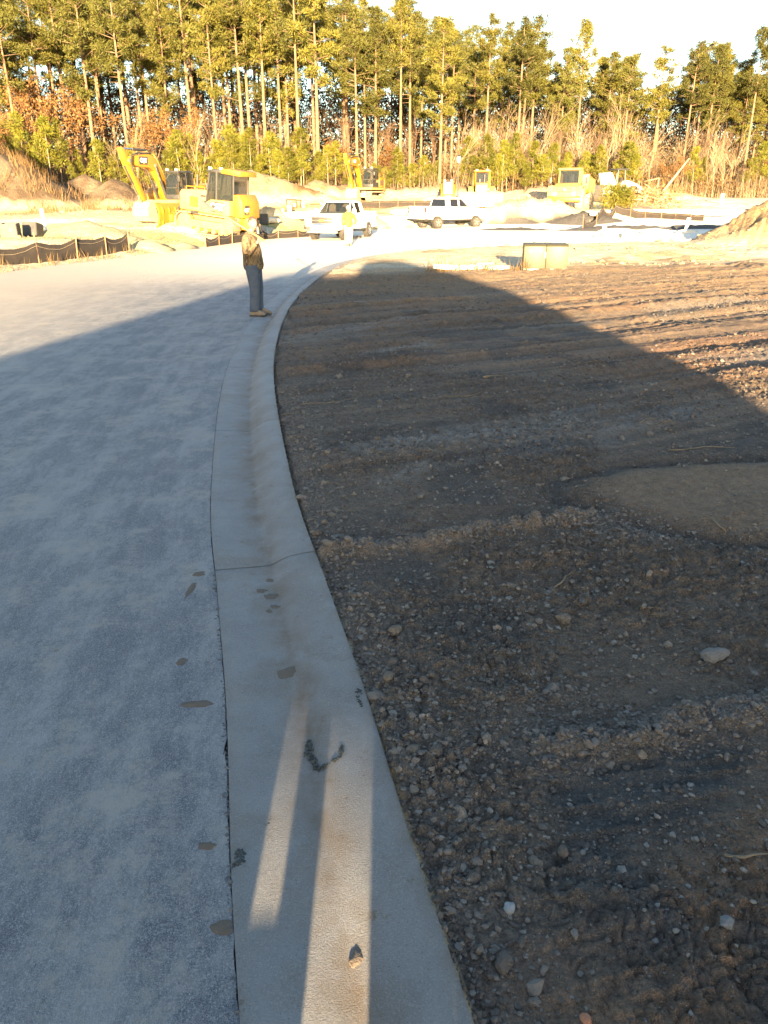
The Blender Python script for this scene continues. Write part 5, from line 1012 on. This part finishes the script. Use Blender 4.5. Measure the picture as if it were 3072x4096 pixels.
grass_patch('dry_grass', 'tufts of dry straw coloured grass along fences and banks', [(-13.2, -9.3, 24, 33.5, .05), (-8.6, -4, 37, 48, .05), (-46, -10, 58, 72, .5), (-8, -3, 57, 72, .18), (9, 15.5, 66, 78, .25), (1.2, 4.4, 23.9, 24.5, .012), (22, 34, 60, 66, .18), (-7, 8, 70, 79, .12)], 15000, .42, M_GRASSD, .013)
grass_patch('tall_weeds', 'tall dry weeds at the foot of the left spoil heap', [(-40, -22, 66, 74, .8), (10, 15, 72, 80, .2), (-8, -5, 63, 68, .1)], 4200, 1.0, M_BRUSH, .02)

# ------------------------------------------------------------------ clods, stones and sticks on the field
def ico(r0=1., sub=1):
    bm = bmesh.new(); bmesh.ops.create_icosphere(bm, subdivisions=sub, radius=r0); V = np.array([v.co[:] for v in bm.verts]); F = np.array([[v.index for v in f.verts] for f in bm.faces]); bm.free(); return V, F
IV, IF = ico(1., 1); IV2, IF2 = ico(1., 2); IV3, IF3 = ico(1., 3)
def clods(name, label, pos, rad, mat, flat=.7, sink=.25, var=.22):
    """pos (k,3), rad (k): crumbs of soil, each a deformed low polyhedron"""
    k = len(pos); V = IV[None]*(1+nrng.normal(0, var, (k, len(IV), 1))); s = nrng.uniform(.7, 1.3, (k, 1, 3)); s[..., 2] *= flat; V = V*s
    a = nrng.uniform(0, 6.28, k); c_, s_ = np.cos(a)[:, None], np.sin(a)[:, None]; X = V[..., 0]*c_-V[..., 1]*s_; Y = V[..., 0]*s_+V[..., 1]*c_
    V = np.stack([X, Y, V[..., 2]], -1)*rad[:, None, None]+pos[:, None, :]; V[..., 2] += (rad*(1-2*sink)*flat*.6)[:, None]
    F_ = (IF[None]+(np.arange(k)*len(IV))[:, None, None]).reshape(-1, 3)
    return tag(link(name, np_mesh(name, V.reshape(-1, 3), F_, mat, False)), label, 'soil', None, 'stuff')
def zgv(X, Y): return np.array([zg(a, b) for a, b in zip(X, Y)])
M_CLOD = pm('soil_clods', (.098, .078, .063), (.062, .051, .043), 30, .95, bstr=.5, bscale=300); M_CLODP = pm('pale_clods', (.155, .13, .108), (.105, .088, .073), 30, .95, bstr=.5, bscale=300)
k = 36000; t = nrng.uniform(0, 1, k); Y = 1.0+10*t**2.2; X = xb(Y)+.01+nrng.uniform(0, 1, k)**1.3*(1.6+.62*Y)
keep = (fbm(X*1.2, Y*1.2, 77, 3) > -.12+.2*nrng.normal(size=k)) & (np.sqrt(((X-2.9)/1.45)**2+((Y-5.25)/.8)**2) > .9); X, Y = X[keep], Y[keep]
r = (.0035+.0014*Y**.5)*np.exp(nrng.normal(0, .45, len(X)))
nk = len(X); hsel = nrng.uniform(0, 1, nk) < .22
clods('grey_gravel', 'small grey stone bits strewn through the soil', np.stack([X[hsel], Y[hsel], zgv(X[hsel], Y[hsel])], 1), np.clip(r[hsel], .002, .02), pm('grey_gravel', (.17, .155, .135), (.12, .11, .098), 40, .9, bstr=.4, bscale=300))
X, Y, r = X[~hsel], Y[~hsel], r[~hsel]
clods('loose_soil', 'dark crumbs of loose soil strewn over the field', np.stack([X, Y, zgv(X, Y)], 1), np.clip(r, .002, .04), M_CLOD)
k = 9000; t = nrng.uniform(0, 1, k); Y = 6+17*t**1.3; X = xb(Y)+.05+nrng.uniform(0, 1, k)*(2.4+.55*Y); keep = fbm(X*.9, Y*.9, 79, 3) > .05*nrng.normal(size=k); X, Y = X[keep], Y[keep]; r = np.clip((.006+.0022*Y**.5)*np.exp(nrng.normal(0, .4, len(X))), .004, .035)
clods('field_clods', 'dark clods scattered over the middle of the field', np.stack([X, Y, zgv(X, Y)], 1), r, M_CLOD)
for nm_, lb_, x0_, x1_, y0_, y1_, n_ in (('sand_lumps', 'sandy lumps and debris on the left lot', -22, -7.5, 30, 56, 2200), ('sandy_clods', 'tan clods on the tracked sand at right', 6, 22, 26, 50, 2600)):
    X = nrng.uniform(x0_, x1_, n_); Y = nrng.uniform(y0_, y1_, n_); keep = ((X < xl(Y)-.3) | (X > xb(Y)+.8)) & (fbm(X*.5, Y*.5, 83, 3) > -.02); X, Y = X[keep], Y[keep]
    clods(nm_, lb_, np.stack([X, Y, zgv(X, Y)], 1), np.clip(.035*np.exp(nrng.normal(0, .5, len(X))), .012, .13), pm('sandy_clod', (.30, .22, .12), (.18, .125, .07), 3, .95))
def along(x0, y0, x1, y1, n, w): t = nrng.uniform(0, 1, n); o = nrng.normal(0, w, n); L = math.hypot(x1-x0, y1-y0); return x0+(x1-x0)*t-(y1-y0)/L*o, y0+(y1-y0)*t+(x1-x0)/L*o
XX, YY = [], []
for (a, b, c_, d, n, w) in ((-.36, 4.35, 1.5, 4.95, 900, .06), (.62, 2.52, 2.4, 3.05, 900, .07), (1.2, 4.9, 1.9, 4.7, 500, .16), (.15, 2.3, .9, 3.0, 500, .2)): p, q = along(a, b, c_, d, n, w); XX.append(p); YY.append(q)
t = nrng.uniform(1.2, 9, 3000); XX.append(xb(t)+.015+np.abs(nrng.normal(0, .16, 3000))); YY.append(t)
k = 4500; t = nrng.uniform(0, 1, k); Yb = 2.5+9*t**1.6; Xb = xb(Yb)+nrng.uniform(.05, 1, k)*(1.5+.5*Yb); XX.append(Xb); YY.append(Yb)
X, Y = np.concatenate(XX), np.concatenate(YY)
r = (.0038+.0016*Y**.5)*np.exp(nrng.normal(0, .45, len(X))); clods('pale_soil_crumbs', 'pale dried soil crumbs in low ridges on the field', np.stack([X, Y, zgv(X, Y)], 1), np.clip(r, .002, .04), M_CLODP)
t = nrng.uniform(1.2, 4.2, 900); X = xa(t)-.002-np.abs(nrng.normal(0, .009, 900)); M_CRUMB = pm('asphalt_crumbs', (.06, .06, .062), (.10, .10, .10), 60, .9)
clods('asphalt_crumbs', 'crumbled asphalt along the gutter joint', np.stack([X, t, 0*t-.001], 1), np.clip(.0035*np.exp(nrng.normal(0, .5, 900)), .0015, .012), M_CRUMB)
def stone(name, x, y, r, s, c1, c2, label, cat='stone', group=None, z=None, seed=0):
    rg_ = np.random.default_rng(seed); V = IV3.copy(); q = rg_.normal(size=3)*3
    n = .16*vn(V[:, 0]*1.5+q[0], V[:, 1]*1.5+V[:, 2]*1.3+q[1], seed)+.07*vn(V[:, 0]*4+q[1], V[:, 2]*4+V[:, 1]*3+q[2], seed+5)
    V = V*(1+n*1.7)[:, None]*np.array(s)*r*.8
    o = tag(link(name, np_mesh(name, V, IF3, pm('stone_%s' % str(c1), c1, c2, 25, .9, bstr=.5, bscale=120), True)), label, cat, group); o.location = (x, y, (zg(x, y) if z is None else z)+r*s[2]*.45); o.rotation_euler = (0, 0, rg_.uniform(0, 6.28)); return o
BR = ((.085, .068, .055), (.06, .05, .042)); PALE = ((.15, .132, .115), (.11, .098, .086)); TAN = ((.12, .095, .072), (.085, .068, .052))
stone('stone', .40, 1.80, .024, (1, 1.15, .8), (.24, .24, .24), (.19, .19, .19), 'pale quartz stone lying on dark soil near the kerb', seed=1)
stone('stone', .56, 1.44, .022, (.8, 1.2, .6), (.36, .15, .075), (.28, .12, .07), 'orange brick fragment in the dark soil at the bottom', seed=2)
stone('stone', 1.62, 3.22, .075, (1.3, .8, .5), PALE[0], PALE[1], 'large pale flat stone at the right edge', seed=3)
stone('stone', 1.06, 1.72, .03, (1, .8, .6), (.14, .143, .147), (.11, .113, .116), 'grey white stone at the lower right edge', seed=4)
for i, (x, y, r) in enumerate(((.115, 2.52, .036), (.21, 2.50, .034), (.045, 3.14, .030), (.06, 3.42, .045), (.00, 3.40, .024), (-.17, 3.80, .026), (.02, 3.0, .034), (.22, 3.02, .022), (-.43, 4.62, .035), (-.40, 4.78, .03), (.30, 1.92, .026), (.26, 2.08, .022), (.52, 1.98, .028), (.62, 2.02, .026), (.36, 1.62, .034), (.95, 3.55, .045), (.10, 3.62, .016))):
    stone('soil_clod', x, y, r, (1.15, .9, .75), *(BR if i % 3 else TAN), 'rounded dark clod of soil lying beside the kerb', 'clod', 'rounded clods beside the kerb', seed=20+i)
M_STICK = pm('dry_twig', (.16, .12, .08), (.11, .085, .055), 9, .9)
for i, (x, y, L, a, lb) in enumerate(((1.35, 9.2, .38, .5, 'thick broken stick lying mid field'), (.9, 8.3, .5, .35, 'thin curved twig left of the thick stick'), (-.55, 8.1, .7, .3, 'thin twig near the kerb in the shaded field'), (-1.0, 7.6, .3, .05, 'flat splinter by the kerb'), (2.75, 6.4, .6, .1, 'pale curved twig above the smooth brown patch'), (2.55, 7.2, .25, .5, 'small forked twig mid right'), (3.4, 6.0, .5, .05, 'pale twig beside the smooth brown patch'), (2.2, 4.75, .28, 1.9, 'short twig on the smooth brown patch'), (1.25, 2.0, .16, .1, 'white grass stalk on the wet clay'), (1.05, 4.0, .22, .9, 'short twig in the dark soil'))):
    d = Vector((math.cos(a), math.sin(a), 0)); n_ = Vector((-d.y, d.x, 0)); pts = []
    for k in range(6):
        q = Vector((x, y, 0))+d*(k/5-.5)*L+n_*.05*L*math.sin(k*1.3+i); pts.append((q.x, q.y, zg(q.x, q.y)+.012))
    tag(MB().tube(pts, [.018 if i == 0 else .006, .018 if i == 0 else .006, .006, .005, .004, .002], 5).build('stick', M_STICK, None, smooth=True), lb, 'stick', 'sticks on the field')
M_MUD = pm('dried_mud', (.115, .088, .065), (.088, .067, .049), 18, .9, bstr=.4, bscale=120)
for i, (x, y, L, w, a) in enumerate(((-.66, 3.88, .05, .03, .4), (-.72, 3.94, .04, .025, .2), (-.61, 3.76, .03, .02, 0), (-.64, 3.70, .025, .02, .5), (-.57, 3.60, .04, .03, .6), (-.66, 4.08, .04, .025, 0), (-1.12, 3.95, .09, .02, 1.5), (-1.12, 4.15, .04, .03, 0), (-.83, 2.86, .07, .028, 0), (-.46, 3.12, .05, .04, 1.), (-.99, 3.2, .03, .03, 0), (-.50, 1.72, .035, .028, .3), (-.08, 1.62, .028, .02, 1.2), (-.62, 2.05, .03, .02, 0), (-.42, 2.15, .03, .02, 0))):
    b = MB(); n = 30; ph = rnd.uniform(0, 6); ring = [(math.cos(t)*L*1.15*q_, math.sin(t)*w*1.15*q_) for t, q_ in ((t, 1+.38*float(vn(np.array([math.cos(t)*1.7+i*7.3]), np.array([math.sin(t)*1.7]), 55)[0])) for t in np.linspace(0, 6.283, n, endpoint=False))]
    b.v = [(p[0], p[1], -.004) for p in ring]+[(p[0]*.8, p[1]*.8, .0009) for p in ring]+[(0, 0, .0012)]; b.f = [(j, (j+1) % n, n+(j+1) % n, n+j) for j in range(n)]+[(n+j, n+(j+1) % n, 2*n) for j in range(n)]
    onk = x > xa(y); t_ = (x-xa(y)); kz = float(np.interp(t_, PT[:-1], PH[:-1]))*(.30+.70*float(ss(2.6, 6.5, y)))+.006 if onk else .004
    o = tag(b.build('mud_splat', M_MUD, None, smooth=True), 'dried brown mud splat on the '+('concrete gutter' if onk else 'asphalt'), 'mud', 'mud splats on the '+('gutter' if onk else 'asphalt')); o.location = (x, y, kz-.0003); o.rotation_euler = (0, 0, a)

# ------------------------------------------------------------------ crumbling tar lines in the gutter
def kerb_z(x, y):
    t_ = min(max(x-float(xa(y)), 0), .6); return float(np.interp(t_, PT[:-1], PH[:-1]))*(.30+.70*float(ss(2.6, 6.5, y)))+.006
M_TAR = pm('tar_crumbs', (.022, .026, .024), (.05, .055, .05), 40, .9)
for nm, pts, n_, lb in (('u', [(-.313, 2.61), (-.295, 2.52), (-.262, 2.44), (-.225, 2.46), (-.178, 2.49), (-.172, 2.56)], 170, 'dark U shaped crumbling crack in the concrete gutter'), ('s', [(-.112, 2.93), (-.117, 2.87), (-.098, 2.80)], 60, 'small dark crack near the kerb back'), ('e', [(-.505, 2.02), (-.49, 1.98), (-.515, 1.95)], 90, 'dark tar crumbs at the asphalt seam')):
    Q = catmull(pts, .004); ii = nrng.integers(0, len(Q), n_); wv = (.0075 if nm != 's' else .0035)*np.exp(-((ii/len(Q)-.3)/.35)**2)+.002
    X_, Y_ = Q[ii, 0]+nrng.normal(0, 1, n_)*wv, Q[ii, 1]+nrng.normal(0, 1, n_)*wv; o = clods('tar_crack', lb, np.stack([X_, Y_, [kerb_z(a, b)-.002 for a, b in zip(X_, Y_)]], 1), np.clip(.0042*np.exp(nrng.normal(0, .45, n_)), .002, .009), M_TAR)
    o['category'] = 'crack'
# ------------------------------------------------------------------ people
def loft(rings, n=18, cap=True):
    """rings of (centre, rx, ry, tilt vectors): ellipses stacked into one skin"""
    b = MB()
    for (c, u, v) in rings:
        c, u, v = Vector(c), Vector(u), Vector(v)
        for j in range(n):
            a = 2*math.pi*j/n; b.v.append(tuple(c+u*math.cos(a)+v*math.sin(a)))
    m_ = len(rings); b.f = [(i*n+j, i*n+(j+1) % n, (i+1)*n+(j+1) % n, (i+1)*n+j) for i in range(m_-1) for j in range(n)]
    if cap: b.f += [tuple(range(n-1, -1, -1)), tuple(range((m_-1)*n, m_*n))]
    return b
def limb_loft(pts, rad, n=12, fold=0., sd=1):
    rd = random.Random(sd); R_ = []; k = len(pts); P_ = [Vector(p) for p in pts]; M_ = 14
    path = []; 
    for i in range(k-1):
        for j in range(M_//(k-1)): t = j/(M_//(k-1)); path.append((P_[i].lerp(P_[i+1], t), rad[i]*(1-t)+rad[i+1]*t))
    path.append((P_[-1], rad[-1]))
    for i, (p, r) in enumerate(path):
        a = path[max(0, i-1)][0]; b = path[min(len(path)-1, i+1)][0]; t = (b-a).normalized(); u = t.cross(Vector((0, 1, .1))).normalized(); v = t.cross(u)
        rr = r*(1+fold*rd.uniform(-1, 1)); R_.append((p, u*rr, v*rr*rd.uniform(.97, 1.03)))
    return loft(R_, n)
def skin_body(name, joints, edges, mat, parent, root=0):
    me = bpy.data.meshes.new(name); me.from_pydata([j[0] for j in joints], edges, []); me.materials.append(mat)
    o = link(name, me, parent); md = o.modifiers.new('skin', 'SKIN')
    lay = me.skin_vertices[0] if len(me.skin_vertices) else None
    if lay is None: bpy.context.view_layer.objects.active = o; bm = bmesh.new(); bm.from_mesh(me); bm.verts.layers.skin.verify(); bm.to_mesh(me); bm.free(); lay = me.skin_vertices[0]
    for i, j in enumerate(joints): r = j[1]; lay.data[i].radius = r if isinstance(r, tuple) else (r, r); lay.data[i].use_root = (i == root)
    md.use_smooth_shade = True; s_ = o.modifiers.new('subdivision', 'SUBSURF'); s_.levels = 2; s_.render_levels = 2; return o
SKIN = pm('skin', (.30, .165, .11), (.26, .14, .095), 9, .5); HAIR = pm('short_dark_hair', (.045, .028, .018), (.07, .042, .028), 60, .8, bstr=.6, bscale=150)
def head_parts(parent, c, yaw, hairmat, tilt=0., cap=None):
    """face features, ears and hair round a head centred on c"""
    e = MB(); h = link('head', None, parent) if 0 else None
    Rz = Matrix.Translation(Vector(c)) @ Matrix.Rotation(yaw, 4, 'Z') @ Matrix.Rotation(tilt, 4, 'Y')
    def put(mb, name, mat, smooth=True):
        mb.v = [tuple(Rz @ Vector(p)) for p in mb.v]; return mb.build(name, mat, parent, smooth=smooth)
    V = IV3.copy(); x, y, z = V[:, 0], V[:, 1], V[:, 2]                        # skull, jaw, nose and brow in one skin
    w = np.where(z < 0, 1-.28*z*z*1.0, 1.); P_ = np.stack([x*.098*np.where(x < 0, 1.05, 1)*w, y*.076*w, z*.125], 1)
    front = np.clip(x, 0, 1)
    P_[:, 0] += .026*np.exp(-(y/.20)**2-((z+.12)/.20)**2)*front+.010*np.exp(-(y/.5)**2-((z-.22)/.12)**2)*front+.014*np.exp(-(y/.35)**2-((z+.82)/.16)**2)*front+.007*np.exp(-(y/.3)**2-((z+.45)/.08)**2)*front
    for s in (-1, 1): P_[:, 0] -= .012*np.exp(-((y-s*.40)/.16)**2-((z-.06)/.10)**2)*front
    b = MB(); b.v = [tuple(p) for p in P_]; b.f = [tuple(f) for f in IF3]; f = put(b, 'head', SKIN)
    def sub(mb, name, mat): mb.v = [tuple(Rz @ Vector(p)) for p in mb.v]; return mb.build(name, mat, f, smooth=True)
    for s in (-1, 1):
        sub(MB().lathe([(.002, -.004), (.026, .0), (.030, .008), (.018, .012), (.004, .010)], 10, (-.012, s*.080, -.005), 'y'), 'ear', SKIN)
        q = MB(); q.v = [tuple(np.array(v)*.011+np.array((.084, s*.031, .008))) for v in IV2]; q.f = [tuple(t) for t in IF2]; sub(q, 'eye', pm('eye', (.05, .035, .025), (.3, .3, .3), 9, .3))
        sub(MB().tube([(.090, s*.014, .030), (.088, s*.046, .030)], .005, 5), 'eyebrow', hairmat)
    sub(MB().tube([(.089, -.022, -.058), (.098, 0, -.056), (.089, .022, -.058)], .005, 5), 'mouth', pm('lips', (.36, .16, .12), None, 9, .5))
    if cap is None:
        keep = [t for t in IF3 if all((IV3[i][2] > .18+.55*max(IV3[i][0], 0) or (IV3[i][0] < -.15 and IV3[i][2] > -.35)) for i in t)]
        b = MB(); b.v = [tuple(p) for p in P_*1.055]; b.f = [tuple(t) for t in keep]; put(b, 'hair', hairmat)
    else:
        keep = [t for t in IF3 if all(IV3[i][2] > .22 for i in t)]; b = MB(); b.v = [tuple(p) for p in P_*1.10]; b.f = [tuple(t) for t in keep]; cpo = put(b, 'cap', cap)
        q = MB().prism([(.05, -.07), (.14, -.06), (.17, 0), (.14, .06), (.05, .07)], .035, .045, ax='z'); q.v = [tuple(Rz @ Vector(p)) for p in q.v]; q.build('cap_peak', cap, cpo)
def hand(parent, wrist, dirv, palmn, curl, thumb=1, name='hand'):
    """palm and five fingers as one skinned chain, fingers curled about the palm"""
    d = Vector(dirv).normalized(); n = Vector(palmn); n = (n-d*n.dot(d)).normalized(); s = d.cross(n)*thumb; w = Vector(wrist); J = [(w, .026), (w+d*.045, (.034, .018)), (w+d*.085, (.036, .016))]; E_ = [(0, 1), (1, 2)]
    for i, (o, L) in enumerate(((-.030, .068), (-.010, .076), (.010, .072), (.029, .056))):
        b = w+d*.088+s*-o; a = curl; p = b; last = 2
        for k, f in enumerate((.42, .33, .25)):
            dd = (d*math.cos(a)+n*math.sin(a)); p = p+dd*L*f*1.15; a += curl; J.append((p, .0088-.0008*k)); E_.append((last, len(J)-1)); last = len(J)-1
    b = w+d*.03+s*.034; J.append((b, .011)); E_.append((1, len(J)-1)); q = b+d*.030+s*.014+n*.018; J.append((q, .010)); E_.append((len(J)-2, len(J)-1)); q2 = q+d*.022-s*.002+n*.020; J.append((q2, .008)); E_.append((len(J)-2, len(J)-1))
    return skin_body(name, [(tuple(j[0]), j[1]) for j in J], E_, SKIN, parent)

# -- man with the shovel: stands side on, facing along +X, head turned towards the viewer
m, nt, b = new_mat('camouflage_cloth'); MATS['camo'] = m
v = gpos(nt, (1, 1, .55), False); n1_ = ramp(nt, noise(nt, v, 16, 5, .7), .44, .56); n2_ = ramp(nt, noise(nt, v, 34, 4, .7), .50, .58); n3_ = ramp(nt, noise(nt, v, 9, 5, .7), .52, .60)
cc = mixc(nt, n1_, (.085, .055, .028), (.165, .118, .062)); cc = mixc(nt, n2_, cc, (.030, .020, .012)); cc = mixc(nt, n3_, cc, (.11, .08, .038)); nt.links.new(cc, b.inputs['Base Color']); b.inputs['Roughness'].default_value = .9; bump(nt, b, noise(nt, v, 30, 3), .5, .02)
JEAN = pm('blue_denim', (.035, .055, .090), (.060, .075, .10), 7, .9, bstr=.5, bscale=25); BOOT = pm('worn_boots', (.20, .165, .125), (.13, .105, .08), 9, .85); SOLE = pm('boot_sole', (.04, .036, .032), None, 9, .9)
CAMO = MATS['camo']
pz0 = .008
pr = empty('person', (-2.47, 15.2, pz0), R(-4), 'person in camouflage shirt and jeans standing on the kerb with a shovel on the shoulder', 'person')
J = [((0, 0, .95), (.13, .15)), ((-.01, 0, 1.12), (.13, .17)), ((-.03, 0, 1.32), (.12, .18)), ((-.035, 0, 1.45), (.08, .12)), ((-.01, 0, 1.52), .055), ((.03, 0, 1.60), .06),
     ((0, -.10, .86), .085), ((.035, -.11, .48), .058), ((-.005, -.115, .10), .042), ((.14, -.12, .05), .032), ((0, .10, .86), .085), ((.04, .10, .48), .058), ((.03, .10, .10), .042), ((.17, .09, .05), .032),
     ((-.045, -.215, 1.40), .058), ((-.03, -.275, 1.14), .045), ((.125, -.215, 1.325), .030), ((-.045, .215, 1.40), .058), ((-.06, .27, 1.13), .045), ((.02, .25, .90), .030)]
E_ = [(0, 1), (1, 2), (2, 3), (3, 4), (4, 5), (0, 6), (6, 7), (7, 8), (8, 9), (0, 10), (10, 11), (11, 12), (12, 13), (2, 14), (14, 15), (15, 16), (2, 17), (17, 18), (18, 19)]
skin_body('body', J, E_, SKIN, pr)
head_parts(pr, (.035, -.01, 1.655), R(-38), HAIR, R(4))
rings = []
for z, xc, rx_, ry_ in ((.855, .005, .178, .195), (.87, .005, .186, .203), (.93, .004, .190, .207), (1.02, .004, .190, .210), (1.10, -.002, .184, .213), (1.18, -.012, .175, .216), (1.27, -.026, .165, .222), (1.35, -.036, .152, .225), (1.42, -.042, .128, .212), (1.465, -.042, .100, .165), (1.495, -.035, .078, .105), (1.515, -.028, .070, .082)):
    w_ = .006*math.sin(z*55); rings.append(((xc+w_*.5, 0, z), (rx_+w_, 0, 0), (0, ry_+w_*.5, 0)))
sh = loft(rings, 26).build('shirt', CAMO, pr, smooth=True)
limb_loft([(-.045, -.17, 1.425), (-.05, -.255, 1.30), (-.03, -.285, 1.135)], [.088, .082, .072], 14, .05, 3).build('sleeve', CAMO, sh, smooth=True)
limb_loft([(-.03, -.285, 1.135), (.06, -.245, 1.245), (.118, -.218, 1.315)], [.074, .060, .046], 14, .05, 4).build('sleeve', CAMO, sh, smooth=True)
limb_loft([(-.045, .17, 1.425), (-.06, .255, 1.28), (-.06, .275, 1.12), (.0, .26, .95)], [.085, .075, .064, .050], 14, .05, 5).build('sleeve', CAMO, sh, smooth=True)
tr_ = limb_loft([(.0, -.095, .93), (.008, -.10, .82), (.03, -.108, .50), (.012, -.112, .28), (.0, -.115, .085)], [.140, .132, .098, .092, .098], 16, .03, 6).build('trousers', JEAN, pr, smooth=True)
limb_loft([(.0, .09, .93), (.015, .095, .82), (.055, .098, .50), (.04, .10, .28), (.035, .10, .085)], [.138, .130, .094, .090, .094], 16, .03, 7).build('trouser_leg', JEAN, tr_, smooth=True)
loft([((.002, 0, .78), (.13, 0, 0), (0, .19, 0)), ((.002, 0, .86), (.165, 0, 0), (0, .195, 0)), ((.002, 0, .93), (.165, 0, 0), (0, .195, 0))], 22).build('trouser_seat', JEAN, tr_, smooth=True)
def boot(parent, x, y, a, mat=BOOT):
    prof = [(-.085, .022), (.215, .022), (.22, .05), (.17, .085), (.08, .115), (.05, .17), (-.07, .17), (-.09, .09)]
    o = MB().prism(prof, -.048, .048).build('boot', mat, parent, .022); o.location = (x, y, 0); o.rotation_euler = (0, 0, a)
    MB().prism([(-.095, 0), (.222, 0), (.23, .026), (-.095, .026)], -.052, .052).build('sole', SOLE, o, .008)
boot(pr, .0, -.118, R(-8)); boot(pr, .055, .10, R(6))
hand(pr, (.122, -.216, 1.318), (.55, .12, .62), (-.45, .75, .30), .75, -1); hand(pr, (.02, .25, .90), (.2, 0, -1), (0, -1, 0), .35, 1)
# the shovel rests on the shoulder in the hand: its own thing
a0, a1 = Vector((.265, -.16, 1.375)), Vector((-.62, -.14, 1.90)); dv = (a1-a0).normalized()
SHV = empty('shovel', pr.matrix_basis @ a0, R(-4), 'long shovel with yellow wooden handle carried on the shoulder of the camouflage person', 'shovel')
M_HND = pm('yellow_ash_handle', (.36, .22, .07), (.30, .18, .06), 12, .6)
MB().tube([(0, 0, 0), tuple((a1-a0)*.5), tuple(a1-a0)], [.017, .018, .019], 8).build('handle', M_HND, SHV, smooth=True)
bl = MB(); q0 = a1-a0
n_ = Vector((-dv.z, 0, dv.x)); sv = Vector((0, 1, 0)); L_ = [(0, .02), (.04, .09), (.14, .105), (.22, .085), (.28, .02)]
for t, w in L_:
    for k in range(-2, 3): p = q0+dv*t+sv*w*k/2+n_*(.012*(k*k-2)); bl.v.append(tuple(p))
    for k in range(-2, 3): p = q0+dv*t+sv*w*k/2+n_*(.012*(k*k-2)+.006); bl.v.append(tuple(p))
for i in range(4):
    for k in range(4): a = i*10+k; bl.f += [(a, a+1, a+11, a+10), (a+5, a+15, a+16, a+6)]
bl.build('blade', STEEL, SHV, smooth=True)

# -- man in the yellow shirt, walking towards the viewer before the first pickup
HIV = pm('yellow_hi_vis', (.40, .36, .015), (.34, .31, .02), 6, .8, bstr=.4, bscale=20); CRM = pm('cream_trousers', (.46, .38, .25), (.38, .32, .21), 6, .9, bstr=.4); CAPM = pm('pale_cap', (.66, .60, .48), None, 9, .8)
p2 = empty('person', (-1.67, 38.5, .006), R(-78), 'person in yellow shirt, cream trousers and pale cap walking by the front pickup', 'person')
J = [((0, 0, .95), (.12, .15)), ((0, 0, 1.12), (.12, .16)), ((0, 0, 1.32), (.11, .18)), ((0, 0, 1.45), (.08, .12)), ((.01, 0, 1.52), .055), ((.03, 0, 1.60), .06),
     ((0, -.10, .86), .085), ((.07, -.10, .48), .058), ((.02, -.10, .10), .042), ((.15, -.10, .05), .032), ((0, .10, .86), .085), ((0, .10, .48), .058), ((-.14, .10, .14), .042), ((-.02, .10, .06), .032),
     ((0, -.215, 1.40), .058), ((-.02, -.28, 1.12), .045), ((.05, -.27, .88), .03), ((0, .215, 1.40), .058), ((-.06, .36, 1.15), .045), ((.06, .30, .95), .03)]
skin_body('body', J, E_, SKIN, p2); head_parts(p2, (.045, 0, 1.655), R(25), HAIR, R(8), CAPM)
rings = [((x_, 0, z), (a, 0, 0), (0, b_, 0)) for z, x_, a, b_ in ((.84, 0, .165, .20), (.95, 0, .17, .205), (1.1, 0, .165, .205), (1.25, 0, .155, .215), (1.36, 0, .14, .22), (1.43, 0, .115, .20), (1.48, 0, .085, .13), (1.505, .0, .07, .085))]
sh = loft(rings, 22).build('shirt', HIV, p2, smooth=True)
limb_loft([(0, -.17, 1.42), (-.01, -.25, 1.28), (-.02, -.285, 1.12), (.04, -.275, .92)], [.085, .078, .066, .052], 12, .04, 8).build('sleeve', HIV, sh, smooth=True)
limb_loft([(0, .17, 1.42), (-.04, .29, 1.28), (-.06, .365, 1.14), (.04, .31, .97)], [.085, .078, .066, .052], 12, .04, 9).build('sleeve', HIV, sh, smooth=True)
tr_ = limb_loft([(.0, -.09, .92), (.04, -.10, .66), (.07, -.10, .48), (.02, -.10, .09)], [.135, .115, .095, .085], 14, .03, 10).build('trousers', CRM, p2, smooth=True)
limb_loft([(.0, .09, .92), (.0, .10, .66), (.0, .10, .48), (-.13, .10, .13)], [.135, .115, .095, .085], 14, .03, 11).build('trouser_leg', CRM, tr_, smooth=True)
boot(p2, .02, -.10, 0); boot(p2, -.14, .10, 0)
hand(p2, (.05, -.27, .90), (.25, 0, -1), (0, 1, 0), .35, 1); hand(p2, (.06, .30, .96), (.6, -.2, -.8), (0, -1, 0), .35, -1)
